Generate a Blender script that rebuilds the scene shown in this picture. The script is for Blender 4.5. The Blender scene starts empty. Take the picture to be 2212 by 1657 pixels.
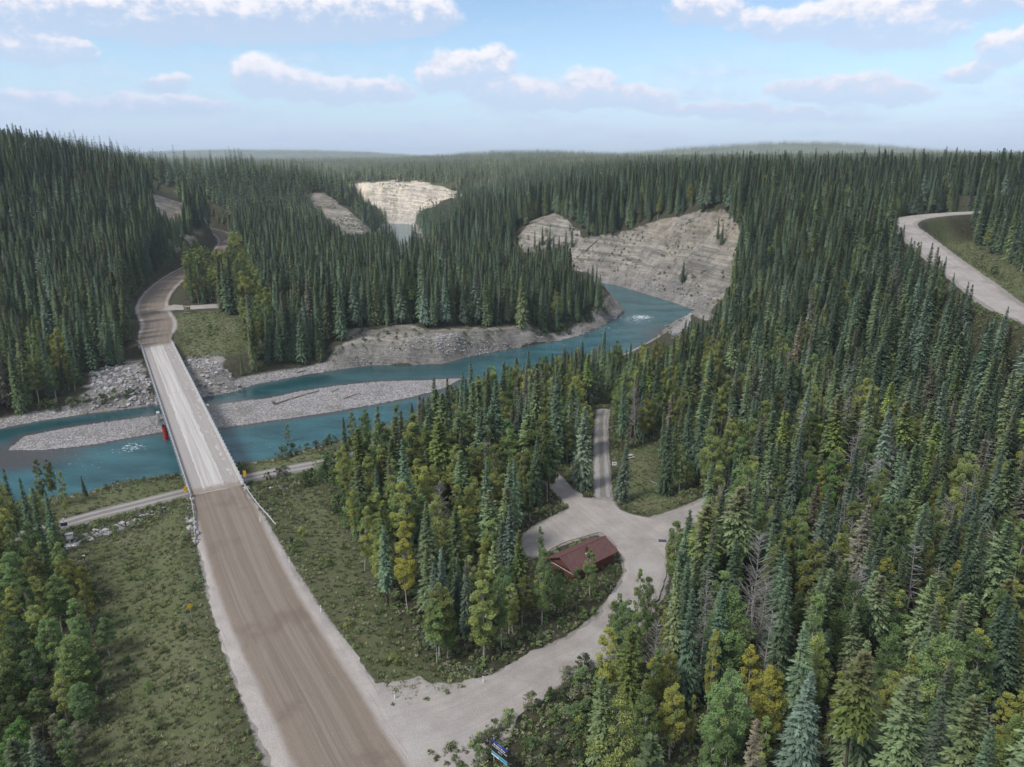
import bpy, math, random
import numpy as np
from mathutils import Vector, Matrix
random.seed(7)
rng = np.random.default_rng(11)
scene = bpy.context.scene
col = scene.collection
R = math.radians

# ------------------------------------------------------------------ camera
CAMZ, PITCH = 68.0, R(17.1)
FV, CX, CY = 1586.0, 1105.5, 828.5          # focal length and centre in units of the 2211 x 1657 survey sheet
cd = bpy.data.cameras.new('camera')
cd.sensor_width = 36.0
cd.lens = 36.0 * FV / 2211.0
cd.clip_start, cd.clip_end = 1.0, 60000.0
cam = bpy.data.objects.new('camera', cd)
cam.location = (0, 0, CAMZ)
cam.rotation_euler = (math.pi / 2 - PITCH, 0, 0)
col.objects.link(cam)
scene.camera = cam
cp, sp = math.cos(PITCH), math.sin(PITCH)
FW, UP = np.array([0, cp, -sp]), np.array([0, sp, cp])

def ray(vx, vy):
    a, b = (vx - CX) / FV, (CY - vy) / FV
    return np.array([a, cp + b * sp, -sp + b * cp])

def U(vx, vy, z):
    "point at height z seen in survey direction vx, vy"
    d = ray(vx, vy)
    t = (z - CAMZ) / d[2]
    return (d[0] * t, d[1] * t)

def proj(x, y, z):
    dz = z - CAMZ
    w = y * cp - dz * sp
    v = y * sp + dz * cp
    return CX + FV * x / w, CY - FV * v / w

# ------------------------------------------------------------------ light
SUN_EL, SUN_AZ = R(52), R(232)       # azimuth clockwise from +Y
scene.view_settings.view_transform = 'Standard'
scene.view_settings.look = 'None'
scene.view_settings.exposure = 1.0
scene.view_settings.gamma = 1.0
scene.view_settings.use_curve_mapping = False
sun_d = bpy.data.lights.new('sun', 'SUN')
sun_d.energy = 1.5
sun_d.angle = R(14)
sun_d.color = (1.0, 0.955, 0.9)
sun = bpy.data.objects.new('sun', sun_d)
sdir = Vector((math.sin(SUN_AZ) * math.cos(SUN_EL), math.cos(SUN_AZ) * math.cos(SUN_EL), math.sin(SUN_EL)))
sun.rotation_euler = (-sdir).to_track_quat('-Z', 'Y').to_euler()
sun.location = (0, 0, 300)
col.objects.link(sun)

world = bpy.data.worlds.new('World')
scene.world = world
world.use_nodes = True
NT = world.node_tree
NT.nodes.clear()

class NB:
    "tiny node-building helper"
    def __init__(s, nt): s.nt = nt
    def n(s, t, **kw):
        nd = s.nt.nodes.new(t)
        for k, v in kw.items(): setattr(nd, k, v)
        return nd
    def put(s, sock, v):
        if hasattr(v, 'is_output'): s.nt.links.new(v, sock)
        elif v is not None: sock.default_value = v
    def m(s, op, a, b=None, c=None, clamp=False):
        nd = s.n('ShaderNodeMath', operation=op, use_clamp=clamp)
        s.put(nd.inputs[0], a)
        if b is not None: s.put(nd.inputs[1], b)
        if c is not None: s.put(nd.inputs[2], c)
        return nd.outputs[0]
    def v(s, op, a, b=None, c=None, out=0):
        nd = s.n('ShaderNodeVectorMath', operation=op)
        s.put(nd.inputs[0], a)
        if b is not None: s.put(nd.inputs[1], b)
        if c is not None: s.put(nd.inputs[2], c)
        return nd.outputs[out]
    def noise(s, vec, scale, detail=4, rough=0.55, out=0, dist=0.0):
        nd = s.n('ShaderNodeTexNoise')
        s.put(nd.inputs['Vector'], vec)
        nd.inputs['Scale'].default_value = scale
        nd.inputs['Detail'].default_value = detail
        nd.inputs['Roughness'].default_value = rough
        nd.inputs['Distortion'].default_value = dist
        return nd.outputs[out]
    def voro(s, vec, scale, feature='F1', out='Distance', rnd=1.0):
        nd = s.n('ShaderNodeTexVoronoi', feature=feature)
        s.put(nd.inputs['Vector'], vec)
        nd.inputs['Scale'].default_value = scale
        nd.inputs['Randomness'].default_value = rnd
        return nd.outputs[out]
    def ss(s, x, lo, hi, a=0.0, b=1.0):
        nd = s.n('ShaderNodeMapRange', interpolation_type='SMOOTHSTEP')
        s.put(nd.inputs[0], x)
        for i, q in enumerate((lo, hi, a, b)): s.put(nd.inputs[i + 1], q)
        return nd.outputs[0]
    def mix(s, f, a, b, mode='MIX'):
        nd = s.n('ShaderNodeMix', data_type='RGBA', blend_type=mode)
        s.put(nd.inputs['Factor'], f)
        for k, q in (('A', a), ('B', b)):
            i = [x for x in nd.inputs if x.name == k and x.type == 'RGBA'][0]
            if isinstance(q, tuple): q = (*q[:3], 1.0)
            s.put(i, q)
        return [x for x in nd.outputs if x.type == 'RGBA'][0]
    def attr(s, name, out='Fac'):
        return s.n('ShaderNodeAttribute', attribute_name=name).outputs[out]
    def sep(s, vec):
        nd = s.n('ShaderNodeSeparateXYZ'); s.put(nd.inputs[0], vec); return nd.outputs
    def comb(s, x, y, z):
        nd = s.n('ShaderNodeCombineXYZ')
        for i, q in enumerate((x, y, z)): s.put(nd.inputs[i], q)
        return nd.outputs[0]

# sky: Nishita plus cumulus clouds laid out by compass bearing and elevation
b = NB(NT)
sky = b.n('ShaderNodeTexSky', sky_type='NISHITA')
sky.sun_disc = False
sky.sun_elevation, sky.sun_rotation = SUN_EL, SUN_AZ
sky.altitude, sky.air_density, sky.dust_density, sky.ozone_density = 1200, 1.0, 1.0, 1.6
tc = b.n('ShaderNodeTexCoord').outputs['Generated']
dn = b.v('NORMALIZE', tc)
X, Y, Z = b.sep(dn)
az = b.m('MULTIPLY', b.m('ARCTAN2', X, Y), 57.2958)
el = b.m('MULTIPLY', b.m('ARCSINE', Z), 57.2958)
ae = b.comb(az, el, 0.0)
nv = b.noise(b.v('MULTIPLY', ae, (0.8, 1.0, 1.0)), 0.5, 4, 0.6, out=1)
aew = b.v('MULTIPLY_ADD', b.v('SUBTRACT', nv, (0.5, 0.5, 0.5)), (2.6, 1.9, 0.0), ae)
CL = [(560,165,75,44),(640,186,100,34),(745,194,100,28),(830,194,80,22),(1000,150,100,40),(1062,138,60,36),(945,168,50,28),
 (1110,198,115,34),(1270,192,78,40),(1200,210,160,26),(1385,214,90,26),
 (60,22,230,60),(330,28,220,62),(560,34,200,58),(780,28,180,52),(905,34,95,40),(70,100,125,36),(150,112,70,24),(360,182,65,22),
 (1525,20,100,34),(1690,52,140,36),(1800,40,130,50),(1910,50,160,58),(2000,60,110,44),(2070,5,220,36),(2165,108,66,36),(2230,85,60,40),
 (2085,155,75,22),(1840,188,110,32),(1735,196,90,24),(1915,206,130,22),(1540,236,150,17),(1690,246,130,14),
 (360,228,170,18),(100,220,140,20)]
Wt, Ht = None, None
def ang(a, c):
    d = ray(a, c); d = d / np.linalg.norm(d)
    return math.degrees(math.atan2(d[0], d[1])), math.degrees(math.asin(d[2]))
for (vx, vy, rx, ry) in CL:
    a0, e0 = ang(vx, vy); a1, _ = ang(vx + rx, vy); _, e1 = ang(vx, vy - ry)
    wa, we = abs(a1 - a0) * 1.08, abs(e1 - e0) * 1.35
    q = b.v('MULTIPLY_ADD', aew, (1 / wa, 1 / we, 0), (-a0 / wa, -e0 / we, 0.0))
    d = b.m('SUBTRACT', 1.0, b.v('LENGTH', q, out=1), clamp=True)
    Wt = d if Wt is None else b.m('ADD', Wt, d)
    hq = b.m('MULTIPLY', b.sep(q)[1], d)
    Ht = hq if Ht is None else b.m('ADD', Ht, hq)
# unseen sky: cumulus thickened and made neutral to whiten the ambient light
zz = b.m('MAXIMUM', b.m('ABSOLUTE', Z), 0.04)
pl = b.v('DIVIDE', b.comb(X, Y, 0.0), b.comb(zz, zz, 1.0))
gen = b.ss(b.noise(pl, 1.1, 4, 0.55), 0.42, 0.56, 0.0, 1.0)
outside = b.m('MAXIMUM', b.ss(el, 11.5, 16.0), b.ss(b.m('ABSOLUTE', az), 38.0, 44.0))
outside = b.m('MULTIPLY', outside, b.ss(el, 1.0, 5.0))
gen = b.m('MULTIPLY', gen, outside)
fine = b.noise(b.v('MULTIPLY', ae, (0.8, 1.1, 1.0)), 1.0, 4, 0.6)
dens = b.m('ADD', b.m('MULTIPLY', Wt, 1.9), b.m('MULTIPLY', b.m('SUBTRACT', fine, 0.5), 0.42))
alpha = b.ss(dens, -0.04, 0.66)
hh = b.m('DIVIDE', Ht, b.m('ADD', Wt, 0.05))
shade = b.ss(b.m('ADD', hh, b.m('MULTIPLY', b.m('SUBTRACT', fine, 0.5), 2.0)), -0.35, 0.75)
CLOUD_DARK, CLOUD_LIT = (0.52, 0.58, 0.73), (0.84, 0.83, 0.87)
ccol = b.mix(shade, CLOUD_DARK, CLOUD_LIT)
alpha = b.m('MULTIPLY', alpha, b.ss(el, 0.5, 3.6, 0.3, 1.0))
alpha = b.m('MULTIPLY', alpha, b.ss(shade, 0.0, 0.7, 0.6, 1.0))
alpha = b.m('MAXIMUM', alpha, b.m('MULTIPLY', gen, 0.9))
ccol = b.mix(gen, ccol, (0.80, 0.78, 0.78))
SKY_STRENGTH = 0.15
skyc = b.v('MULTIPLY', sky.outputs[0], tuple(SKY_STRENGTH * k for k in (0.90, 0.93, 0.92)))
veil = b.m('MULTIPLY', b.ss(b.noise(b.v('MULTIPLY', ae, (0.10, 0.55, 1.0)), 1.0, 4, 0.6), 0.40, 0.68), b.ss(el, 8.5, 4.0, 0.12, 0.6))
alpha = b.m('MAXIMUM', alpha, veil)
fin = b.mix(alpha, skyc, ccol)
# summer haze thickening to the horizon
fin = b.mix(b.ss(el, -1.0, 8.0, 0.93, 0.06), fin, (0.405, 0.515, 0.745))
bg = b.n('ShaderNodeBackground')
b.put(bg.inputs[0], fin)
bg.inputs[1].default_value = 0.60
wo = b.n('ShaderNodeOutputWorld')
NT.links.new(bg.outputs[0], wo.inputs[0])
world.cycles.sampling_method = 'NONE'
scene.cycles.use_denoising = True
scene.cycles.max_bounces = 6
scene.cycles.diffuse_bounces = 3
scene.cycles.glossy_bounces = 2
scene.cycles.transparent_max_bounces = 8
scene.cycles.volume_bounces = 2

# ------------------------------------------------------------------ helpers
def tag(o, label=None, cat=None, group=None, kind=None):
    for k, v in (('label', label), ('category', cat), ('group', group), ('kind', kind)):
        if v: o[k] = v
    return o

def mesh_np(name, V, F, mat=None, smooth=False, attrs=None, uv=None):
    "V (n,3), F (m,k) arrays -> mesh datablock"
    me = bpy.data.meshes.new(name)
    V = np.asarray(V, dtype=np.float32); F = np.asarray(F, dtype=np.int32)
    me.vertices.add(len(V)); me.vertices.foreach_set('co', V.ravel())
    k = F.shape[1]
    me.loops.add(F.size); me.loops.foreach_set('vertex_index', F.ravel())
    me.polygons.add(len(F))
    me.polygons.foreach_set('loop_start', np.arange(0, F.size, k, dtype=np.int32))
    me.polygons.foreach_set('loop_total', np.full(len(F), k, dtype=np.int32))
    if smooth: me.polygons.foreach_set('use_smooth', np.ones(len(F), dtype=bool))
    me.update(calc_edges=True)
    for nm, (dom, arr) in (attrs or {}).items():
        at = me.attributes.new(nm, 'FLOAT', dom)
        at.data.foreach_set('value', np.asarray(arr, dtype=np.float32))
    if uv is not None:
        l = me.uv_layers.new(name='UVMap')
        l.data.foreach_set('uv', np.asarray(uv, dtype=np.float32)[F.ravel()].ravel())
    if mat:
        for m_ in (mat if isinstance(mat, list) else [mat]): me.materials.append(m_)
    return me

def link(name, me, parent=None):
    o = bpy.data.objects.new(name, me); col.objects.link(o)
    if parent: o.parent = parent
    return o

def empty(name, loc, rz=0.0):
    o = bpy.data.objects.new(name, None); col.objects.link(o)
    o.location = loc; o.rotation_euler = (0, 0, rz); o.empty_display_size = 0.5
    return o

class MB:
    "collects boxes, tubes and plates into one mesh"
    def __init__(s): s.v, s.f = [], []
    def add(s, vs, fs):
        k = len(s.v); s.v += [tuple(map(float, p)) for p in vs]; s.f += [tuple(i + k for i in f) for f in fs]; return s
    def box(s, c, d, M=None):
        vs = [Vector((c[0] + sx * d[0] / 2, c[1] + sy * d[1] / 2, c[2] + sz * d[2] / 2)) for sx in (-1, 1) for sy in (-1, 1) for sz in (-1, 1)]
        if M: vs = [M @ p for p in vs]
        return s.add(vs, [(0, 1, 3, 2), (4, 6, 7, 5), (0, 4, 5, 1), (2, 3, 7, 6), (0, 2, 6, 4), (1, 5, 7, 3)])
    def tube(s, pts, rad, n=6, cap=True):
        pts = [Vector(p) for p in pts]
        rad = rad if isinstance(rad, (list, tuple)) else [rad] * len(pts)
        k = len(s.v)
        for i, p in enumerate(pts):
            t = (pts[min(i + 1, len(pts) - 1)] - pts[max(i - 1, 0)]).normalized()
            u = t.orthogonal().normalized() if abs(t.z) < 0.95 else Vector((1, 0, 0))
            u = (u - t * u.dot(t)).normalized(); w = t.cross(u)
            for j in range(n):
                a = 2 * math.pi * j / n
                q = p + (u * math.cos(a) + w * math.sin(a)) * rad[i]
                s.v.append(tuple(q))
        for i in range(len(pts) - 1):
            for j in range(n):
                s.f.append((k + i * n + j, k + i * n + (j + 1) % n, k + (i + 1) * n + (j + 1) % n, k + (i + 1) * n + j))
        if cap:
            s.f.append(tuple(k + j for j in reversed(range(n))))
            e = k + (len(pts) - 1) * n
            s.f.append(tuple(e + j for j in range(n)))
        return s
    def mesh(s, name, mat, smooth=False):
        me = bpy.data.meshes.new(name); me.from_pydata(s.v, [], s.f); me.update()
        if mat: me.materials.append(mat)
        if smooth: me.polygons.foreach_set('use_smooth', [True] * len(me.polygons))
        return me
    def build(s, name, mat, parent=None, smooth=False):
        return link(name, s.mesh(name, mat, smooth), parent)

MATS = {}
def material(name):
    m = bpy.data.materials.new(name); m.use_nodes = True
    nt = m.node_tree; p = nt.nodes['Principled BSDF']
    p.inputs['Roughness'].default_value = 0.9
    p.inputs['Specular IOR Level'].default_value = 0.2
    MATS[name] = m
    return m, NB(nt), p

def simple(name, c, rough=0.8, var=0.25, scale=3.0, metal=0.0, spec=0.3, bump=0.0):
    m, b, p = material(name)
    g = b.n('ShaderNodeNewGeometry').outputs['Position']
    n1 = b.noise(g, scale, 5, 0.6)
    k = b.ss(n1, 0.25, 0.75, 1 - var, 1 + var)
    cc = b.v('MULTIPLY', b.comb(*c), b.comb(k, k, k))
    b.put(p.inputs['Base Color'], cc)
    p.inputs['Roughness'].default_value = rough
    p.inputs['Metallic'].default_value = metal
    p.inputs['Specular IOR Level'].default_value = spec
    return m

def noise2(x, y, s, seed=0):
    "cheap smooth value noise on arrays"
    x = np.asarray(x) / s; y = np.asarray(y) / s
    xi, yi = np.floor(x).astype(np.int64), np.floor(y).astype(np.int64)
    fx, fy = x - xi, y - yi
    fx, fy = fx * fx * (3 - 2 * fx), fy * fy * (3 - 2 * fy)
    def h(i, j):
        n = (i * 374761393 + j * 668265263 + seed * 144665) & 0xffffffff
        n = ((n ^ (n >> 13)) * 1274126177) & 0xffffffff
        return ((n ^ (n >> 16)) & 0xffff) / 65535.0
    return (h(xi, yi) * (1 - fx) * (1 - fy) + h(xi + 1, yi) * fx * (1 - fy) + h(xi, yi + 1) * (1 - fx) * fy + h(xi + 1, yi + 1) * fx * fy) * 2 - 1

def fbm(x, y, s, o=4, seed=0):
    r, a = 0, 1
    for k in range(o): r = r + a * noise2(x, y, s / 2 ** k, seed + k * 17); a *= 0.5
    return r / 1.9

def seg_dist(px, py, P, closed=False):
    "distance to a polyline, with parameter and index of the nearest segment"
    P = np.asarray(P, float); n = len(P) - (0 if closed else 1)
    best = np.full(px.shape, 1e18); bi = np.zeros(px.shape, int); bt = np.zeros(px.shape)
    for i in range(n):
        a, c = P[i][:2], P[(i + 1) % len(P)][:2]
        dx, dy = c - a; L = dx * dx + dy * dy + 1e-9
        t = np.clip(((px - a[0]) * dx + (py - a[1]) * dy) / L, 0, 1)
        d = (px - a[0] - t * dx) ** 2 + (py - a[1] - t * dy) ** 2
        w = d < best
        best[w] = d[w]; bi[w] = i; bt[w] = t[w]
    return np.sqrt(best), bi, bt

def inside(px, py, P):
    P = np.asarray(P, float); r = np.zeros(np.shape(px), bool); j = len(P) - 1
    for i in range(len(P)):
        xi, yi, xj, yj = P[i][0], P[i][1], P[j][0], P[j][1]
        if yi != yj:
            r ^= ((yi > py) != (yj > py)) & (px < (xj - xi) * (py - yi) / (yj - yi) + xi)
        j = i
    return r

def spline(P, step):
    "Catmull-Rom through points (any dimension), resampled about every step"
    P = [np.asarray(p, float) for p in P]; out = []
    for i in range(len(P) - 1):
        p0, p1, p2, p3 = P[max(i - 1, 0)], P[i], P[i + 1], P[min(i + 2, len(P) - 1)]
        n = max(1, int(np.linalg.norm((p2 - p1)[:2]) / step))
        for k in range(n):
            t = k / n
            out.append(0.5 * ((2 * p1) + (-p0 + p2) * t + (2 * p0 - 5 * p1 + 4 * p2 - p3) * t * t + (-p0 + 3 * p1 - 3 * p2 + p3) * t ** 3))
    out.append(P[-1]); return np.array(out)

# ------------------------------------------------------------------ the lie of the land
WATER = 0.0
BANK_A = [U(x, y, 0) for x, y in [(-420,1010),(-180,958),(0,926),(85,909),(185,894),(342,875),(441,858),(512,845),(547,831),(643,813),(797,789),
          (880,789),(955,786),(1017,769),(1121,751),(1245,726),(1320,693),(1345,674),(1330,655),(1305,640)]] + \
         [(25,393),(-10,405),(-60,430),(-88,490),(-105,570),(-116,680),(-124,760),(-200,830),(-260,850)]
BANK_B = [U(x, y, 0) for x, y in [(-420,1210),(-180,1130),(0,1092),(130,1075),(188,1066),(256,1046),(389,1026),(530,1001),(581,994),(708,960),(830,925),
          (940,890),(1050,845),(1200,803),(1320,775),(1400,738),(1437,712),(1470,697),(1495,690),(1522,681),(1458,654),(1404,638),(1369,627),(1301,611)]] + \
         [(20,430),(-20,455),(-50,500),(-72,580),(-90,680),(-103,770),(-150,815),(-260,830)]
BANK_B[-2:] = [(-118,806), (-200,806)]
BANK_A[-2:] = [(-138,792), (-200,796)]
RIVER = spline(BANK_A, 8).tolist() + spline(BANK_B, 8).tolist()[::-1]
BAR = [U(x, y, 0.3) for x, y in [(14,971),(51,940),(137,923),(345,894),(444,875),(581,858),(650,843),(725,832),(828,822),(913,820),(998,815),
       (964,834),(896,854),(793,874),(691,892),(588,906),(486,921),(352,931),(205,957),(85,970)]]
BAR = spline(BAR + [BAR[0]], 6).tolist()[:-1]
BR0, BR1 = np.array([-55.6, 126.5]), np.array([-119.5, 240.0])        # bridge ends on the centre line
DECK = 8.0
BD = (BR1 - BR0) / np.linalg.norm(BR1 - BR0); BN = np.array([BD[1], -BD[0]])   # along, and to the right
BLEN = float(np.linalg.norm(BR1 - BR0))

def mid(l, r, z):
    a, c = U(*l, z), U(*r, z)
    return ((a[0] + c[0]) / 2, (a[1] + c[1]) / 2, z)
e0 = BR0 - BD * 3; 
ROADS = {
 'main_near': ([(BR0[0]+BD[0]*.2, BR0[1]+BD[1]*.2, DECK), (*(BR0 - BD * 10), DECK), mid((440,1260),(655,1260),8), mid((470,1400),(765,1400),8), mid((505,1540),(880,1540),8), mid((540,1657),(965,1657),8), (-6,45,8), (8,25,8), (22,5,8), (40,-25,8), (70,-80,8)], 7.2, 5),
 'main_far': ([(BR1[0]-BD[0]*.2, BR1[1]-BD[1]*.2, DECK), (*(BR1 + BD * 9), DECK), (-133,271,8.4), (-150,302,9), (-164,342,9.5), (-173,386,10.3), (-176,430,11.5), (-182,468,12.6), (-201,524,14), (-230,566,16), (-275,585,19), (-330,590,24)], 6.2, 4),
 'side': ([mid((800,1490),(930,1700),8), U(905,1570,8)+(8,), U(985,1548,7.9)+(7.9,), U(1080,1500,7.5)+(7.5,), U(1180,1440,7)+(7,), U(1270,1395,6.5)+(6.5,), U(1330,1345,6)+(6,), U(1365,1300,5.6)+(5.6,), U(1395,1240,5.3)+(5.3,), U(1380,1180,5.1)+(5.1,)], 3.4, 3),
 'lane': ([U(1320,1140,5)+(5,), U(1304,1085,4.8)+(4.8,), U(1300,1020,4.5)+(4.5,), U(1298,960,4.2)+(4.2,), U(1299,905,4)+(4,), U(1303,886,3.9)+(3.9,)], 1.7, 3),
 'track': ([U(-120,1200,2.6)+(2.6,), U(0,1167,2.6)+(2.6,), U(95,1143,2.7)+(2.7,), U(200,1113,2.8)+(2.8,), U(300,1088,2.8)+(2.8,), U(395,1064,2.8)+(2.8,), U(540,1030,2.8)+(2.8,), U(620,1014,2.7)+(2.7,), U(720,995,2.6)+(2.6,), U(800,975,2.6)+(2.6,), U(900,945,2.6)+(2.6,)], 2.3, 3),
 'right': ([(150,100,28), (125,140,31), (120,172,33), (127,200,35), (136,235,38), (146,272,41.5), (152,292,43), (163,308,44), (180,320,44.7), (205,328,45.4), (245,335,46), (300,345,46.5)], 5.4, 6),
 'pullout': ([U(360,664,9)+(9,), U(400,664,9)+(9,), U(440,662,9)+(9,), U(475,660,9)+(9,)], 4.6, 3),
 'exit': ([U(1330,1150,5)+(5,), U(1420,1135,5)+(5,), U(1490,1112,5)+(5,), U(1550,1085,5)+(5,)], 3.2, 3),
 'spur': ([U(1290,1120,5)+(5,), U(1240,1080,4.9)+(4.9,), U(1210,1050,4.8)+(4.8,), U(1180,1020,4.6)+(4.6,)], 2.2, 3),
}
LOT = [U(x, y, 5.05) for x, y in [(1125,1165),(1150,1140),(1195,1115),(1245,1092),(1262,1075),(1290,1080),(1318,1078),(1335,1100),(1375,1115),(1430,1118),(1490,1104),
       (1500,1125),(1440,1165),(1432,1215),(1425,1290),(1380,1290),(1372,1240),(1360,1205),(1335,1180),(1300,1150),(1240,1165),(1200,1180),(1160,1200),(1130,1195)]]
LOT = spline(LOT + [LOT[0]], 1.0)[:-1]

CP = [  # x, y, z: surveyed spot heights
 (-60,60,5),(-95,80,4.6),(-62,100,5.4),(-85,118,4.2),(-112,128,3.2),(-45,105,6.2),(-100,50,5),(-150,100,3.5),(-200,140,3),(-40,60,7),(-30,100,7),
 (0,60,8),(30,60,7),(62,60,7),(0,98,5.6),(20,120,5),(42,100,5.6),(64,90,6),(85,90,9),(50,140,4.8),(20,150,4.3),(-22,128,4.6),(-25,150,3.3),
 (10,180,3),(40,180,3.4),(60,200,4),(30,220,2.5),(-10,190,2.5),(76,150,7.5),(72,180,6.5),(72,220,6),(68,260,4.5),(72,300,4),(0,20,7),(-60,0,7),(80,20,10),(0,-150,10),(150,-100,20),(-150,-100,8),
 (-60,300,10),(-30,262,9.5),(-60,265,10),(0,285,8),(-20,310,9),(20,330,6),(0,370,6),(-60,380,9),(-110,420,11),(-90,300,9),(-118,330,9),(-110,270,8),(-85,250,6.5),
 (-140,440,13),(-130,500,14),(-140,560,14),(-160,600,17),(-200,600,27),(-185,640,28),(-168,668,37),(-171,700,45),(-202,690,49),(-232,670,53),(-264,650,62),(-307,640,66),(-150,720,34),(-135,735,18),(-200,780,30),(-260,760,34),(-350,720,60),(-330,830,24),(-272,450,60),(-300,440,64),(-350,400,68),
 (-220,310,30),(-265,380,52),(-170,240,10),(-145,212,5),(-175,300,14),(-195,350,22),(-200,400,28),(-228,480,41),(-215,440,32),(-245,500,46),(-200,470,22),(-220,600,32),(-270,600,46),(-190,260,18),(-230,230,20),(-300,300,50),(-450,600,70),(-600,500,72),(-450,300,66),
 (106,378,44),(120,405,46),(150,360,46),(98,300,12),(104,270,15),(105,240,18),(100,210,18),(94,180,16),(86,150,9),(112,182,27),(125,262,34),(134,320,40),(118,345,36),(112,310,24),
 (160,200,44),(200,250,53),(225,300,53),(165,150,44),(135,110,30),(104,112,14),(140,70,30),(82,60,8),(190,300,48),(250,400,49),
 (200,420,48),(300,420,49),(80,440,44),(40,462,34),(24,520,33),(100,480,46),(200,600,49),(45,590,40),(39,620,43),(-3,580,27),(100,700,49),(-45,640,10),(-40,740,14),(10,760,34),(-62,700,6),(-20,610,18),(400,700,50),(300,1000,50),(0,900,46),(-60,880,44),(-40,826,41),
 (-190,862,42),(-120,862,43),(-60,850,42),(-120,1000,42),(0,1050,46),(-190,920,40),(-300,1000,26),(-300,880,22),(-500,950,26),(-420,1300,22),
 (0,1500,43),(-500,1500,30),(500,1500,52),(0,3000,34),(-1000,3000,22),(1000,3000,60),(2500,3000,56),(-2500,3000,50),(0,8000,40),(-5000,8000,60),(5000,8000,70),(-1500,1200,70),(1500,1200,54)]
CP = np.array(CP, float)
K = np.sqrt(((CP[:, None, :2] - CP[None, :, :2]) ** 2).sum(-1))
A_ = np.zeros((len(CP) + 1, len(CP) + 1)); A_[:-1, :-1] = -K; A_[:-1, -1] = 1; A_[-1, :-1] = 1
RW = np.linalg.solve(A_, np.append(CP[:, 2], 0))

ROADP = {k: (spline(p, 6.0), hw, sl) for k, (p, hw, sl) in ROADS.items()}
def steep(px, py):
    "how steeply each bank climbs from the water"
    tags = [(( -20,248),1.5,26),(( 0,262),1.5,20),((-45,245),1.2,18),((75,350),1.05,75),((98,335),1.05,40),((60,420),1.05,85),((25,450),1.0,80),((-15,480),.9,80),((20,500),.9,90),((-60,620),.75,90),((-75,700),.75,80),((-95,770),.75,50),
            ((-125,860),1.3,60),((-128,806),1.4,50),((-130,660),1.0,90),((-150,690),1.0,80),((-140,735),1.0,60),((-100,205),.55,22),((-122,215),.55,30),((-85,220),.5,20)]
    s = np.full(px.shape, 0.3)
    for (c, v, r) in tags:
        w = np.exp(-((px - c[0]) ** 2 + (py - c[1]) ** 2) / (2 * (r * .6) ** 2))
        s = np.maximum(s, 0.3 + (v - 0.3) * np.clip(w * 1.6, 0, 1))
    return s

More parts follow.
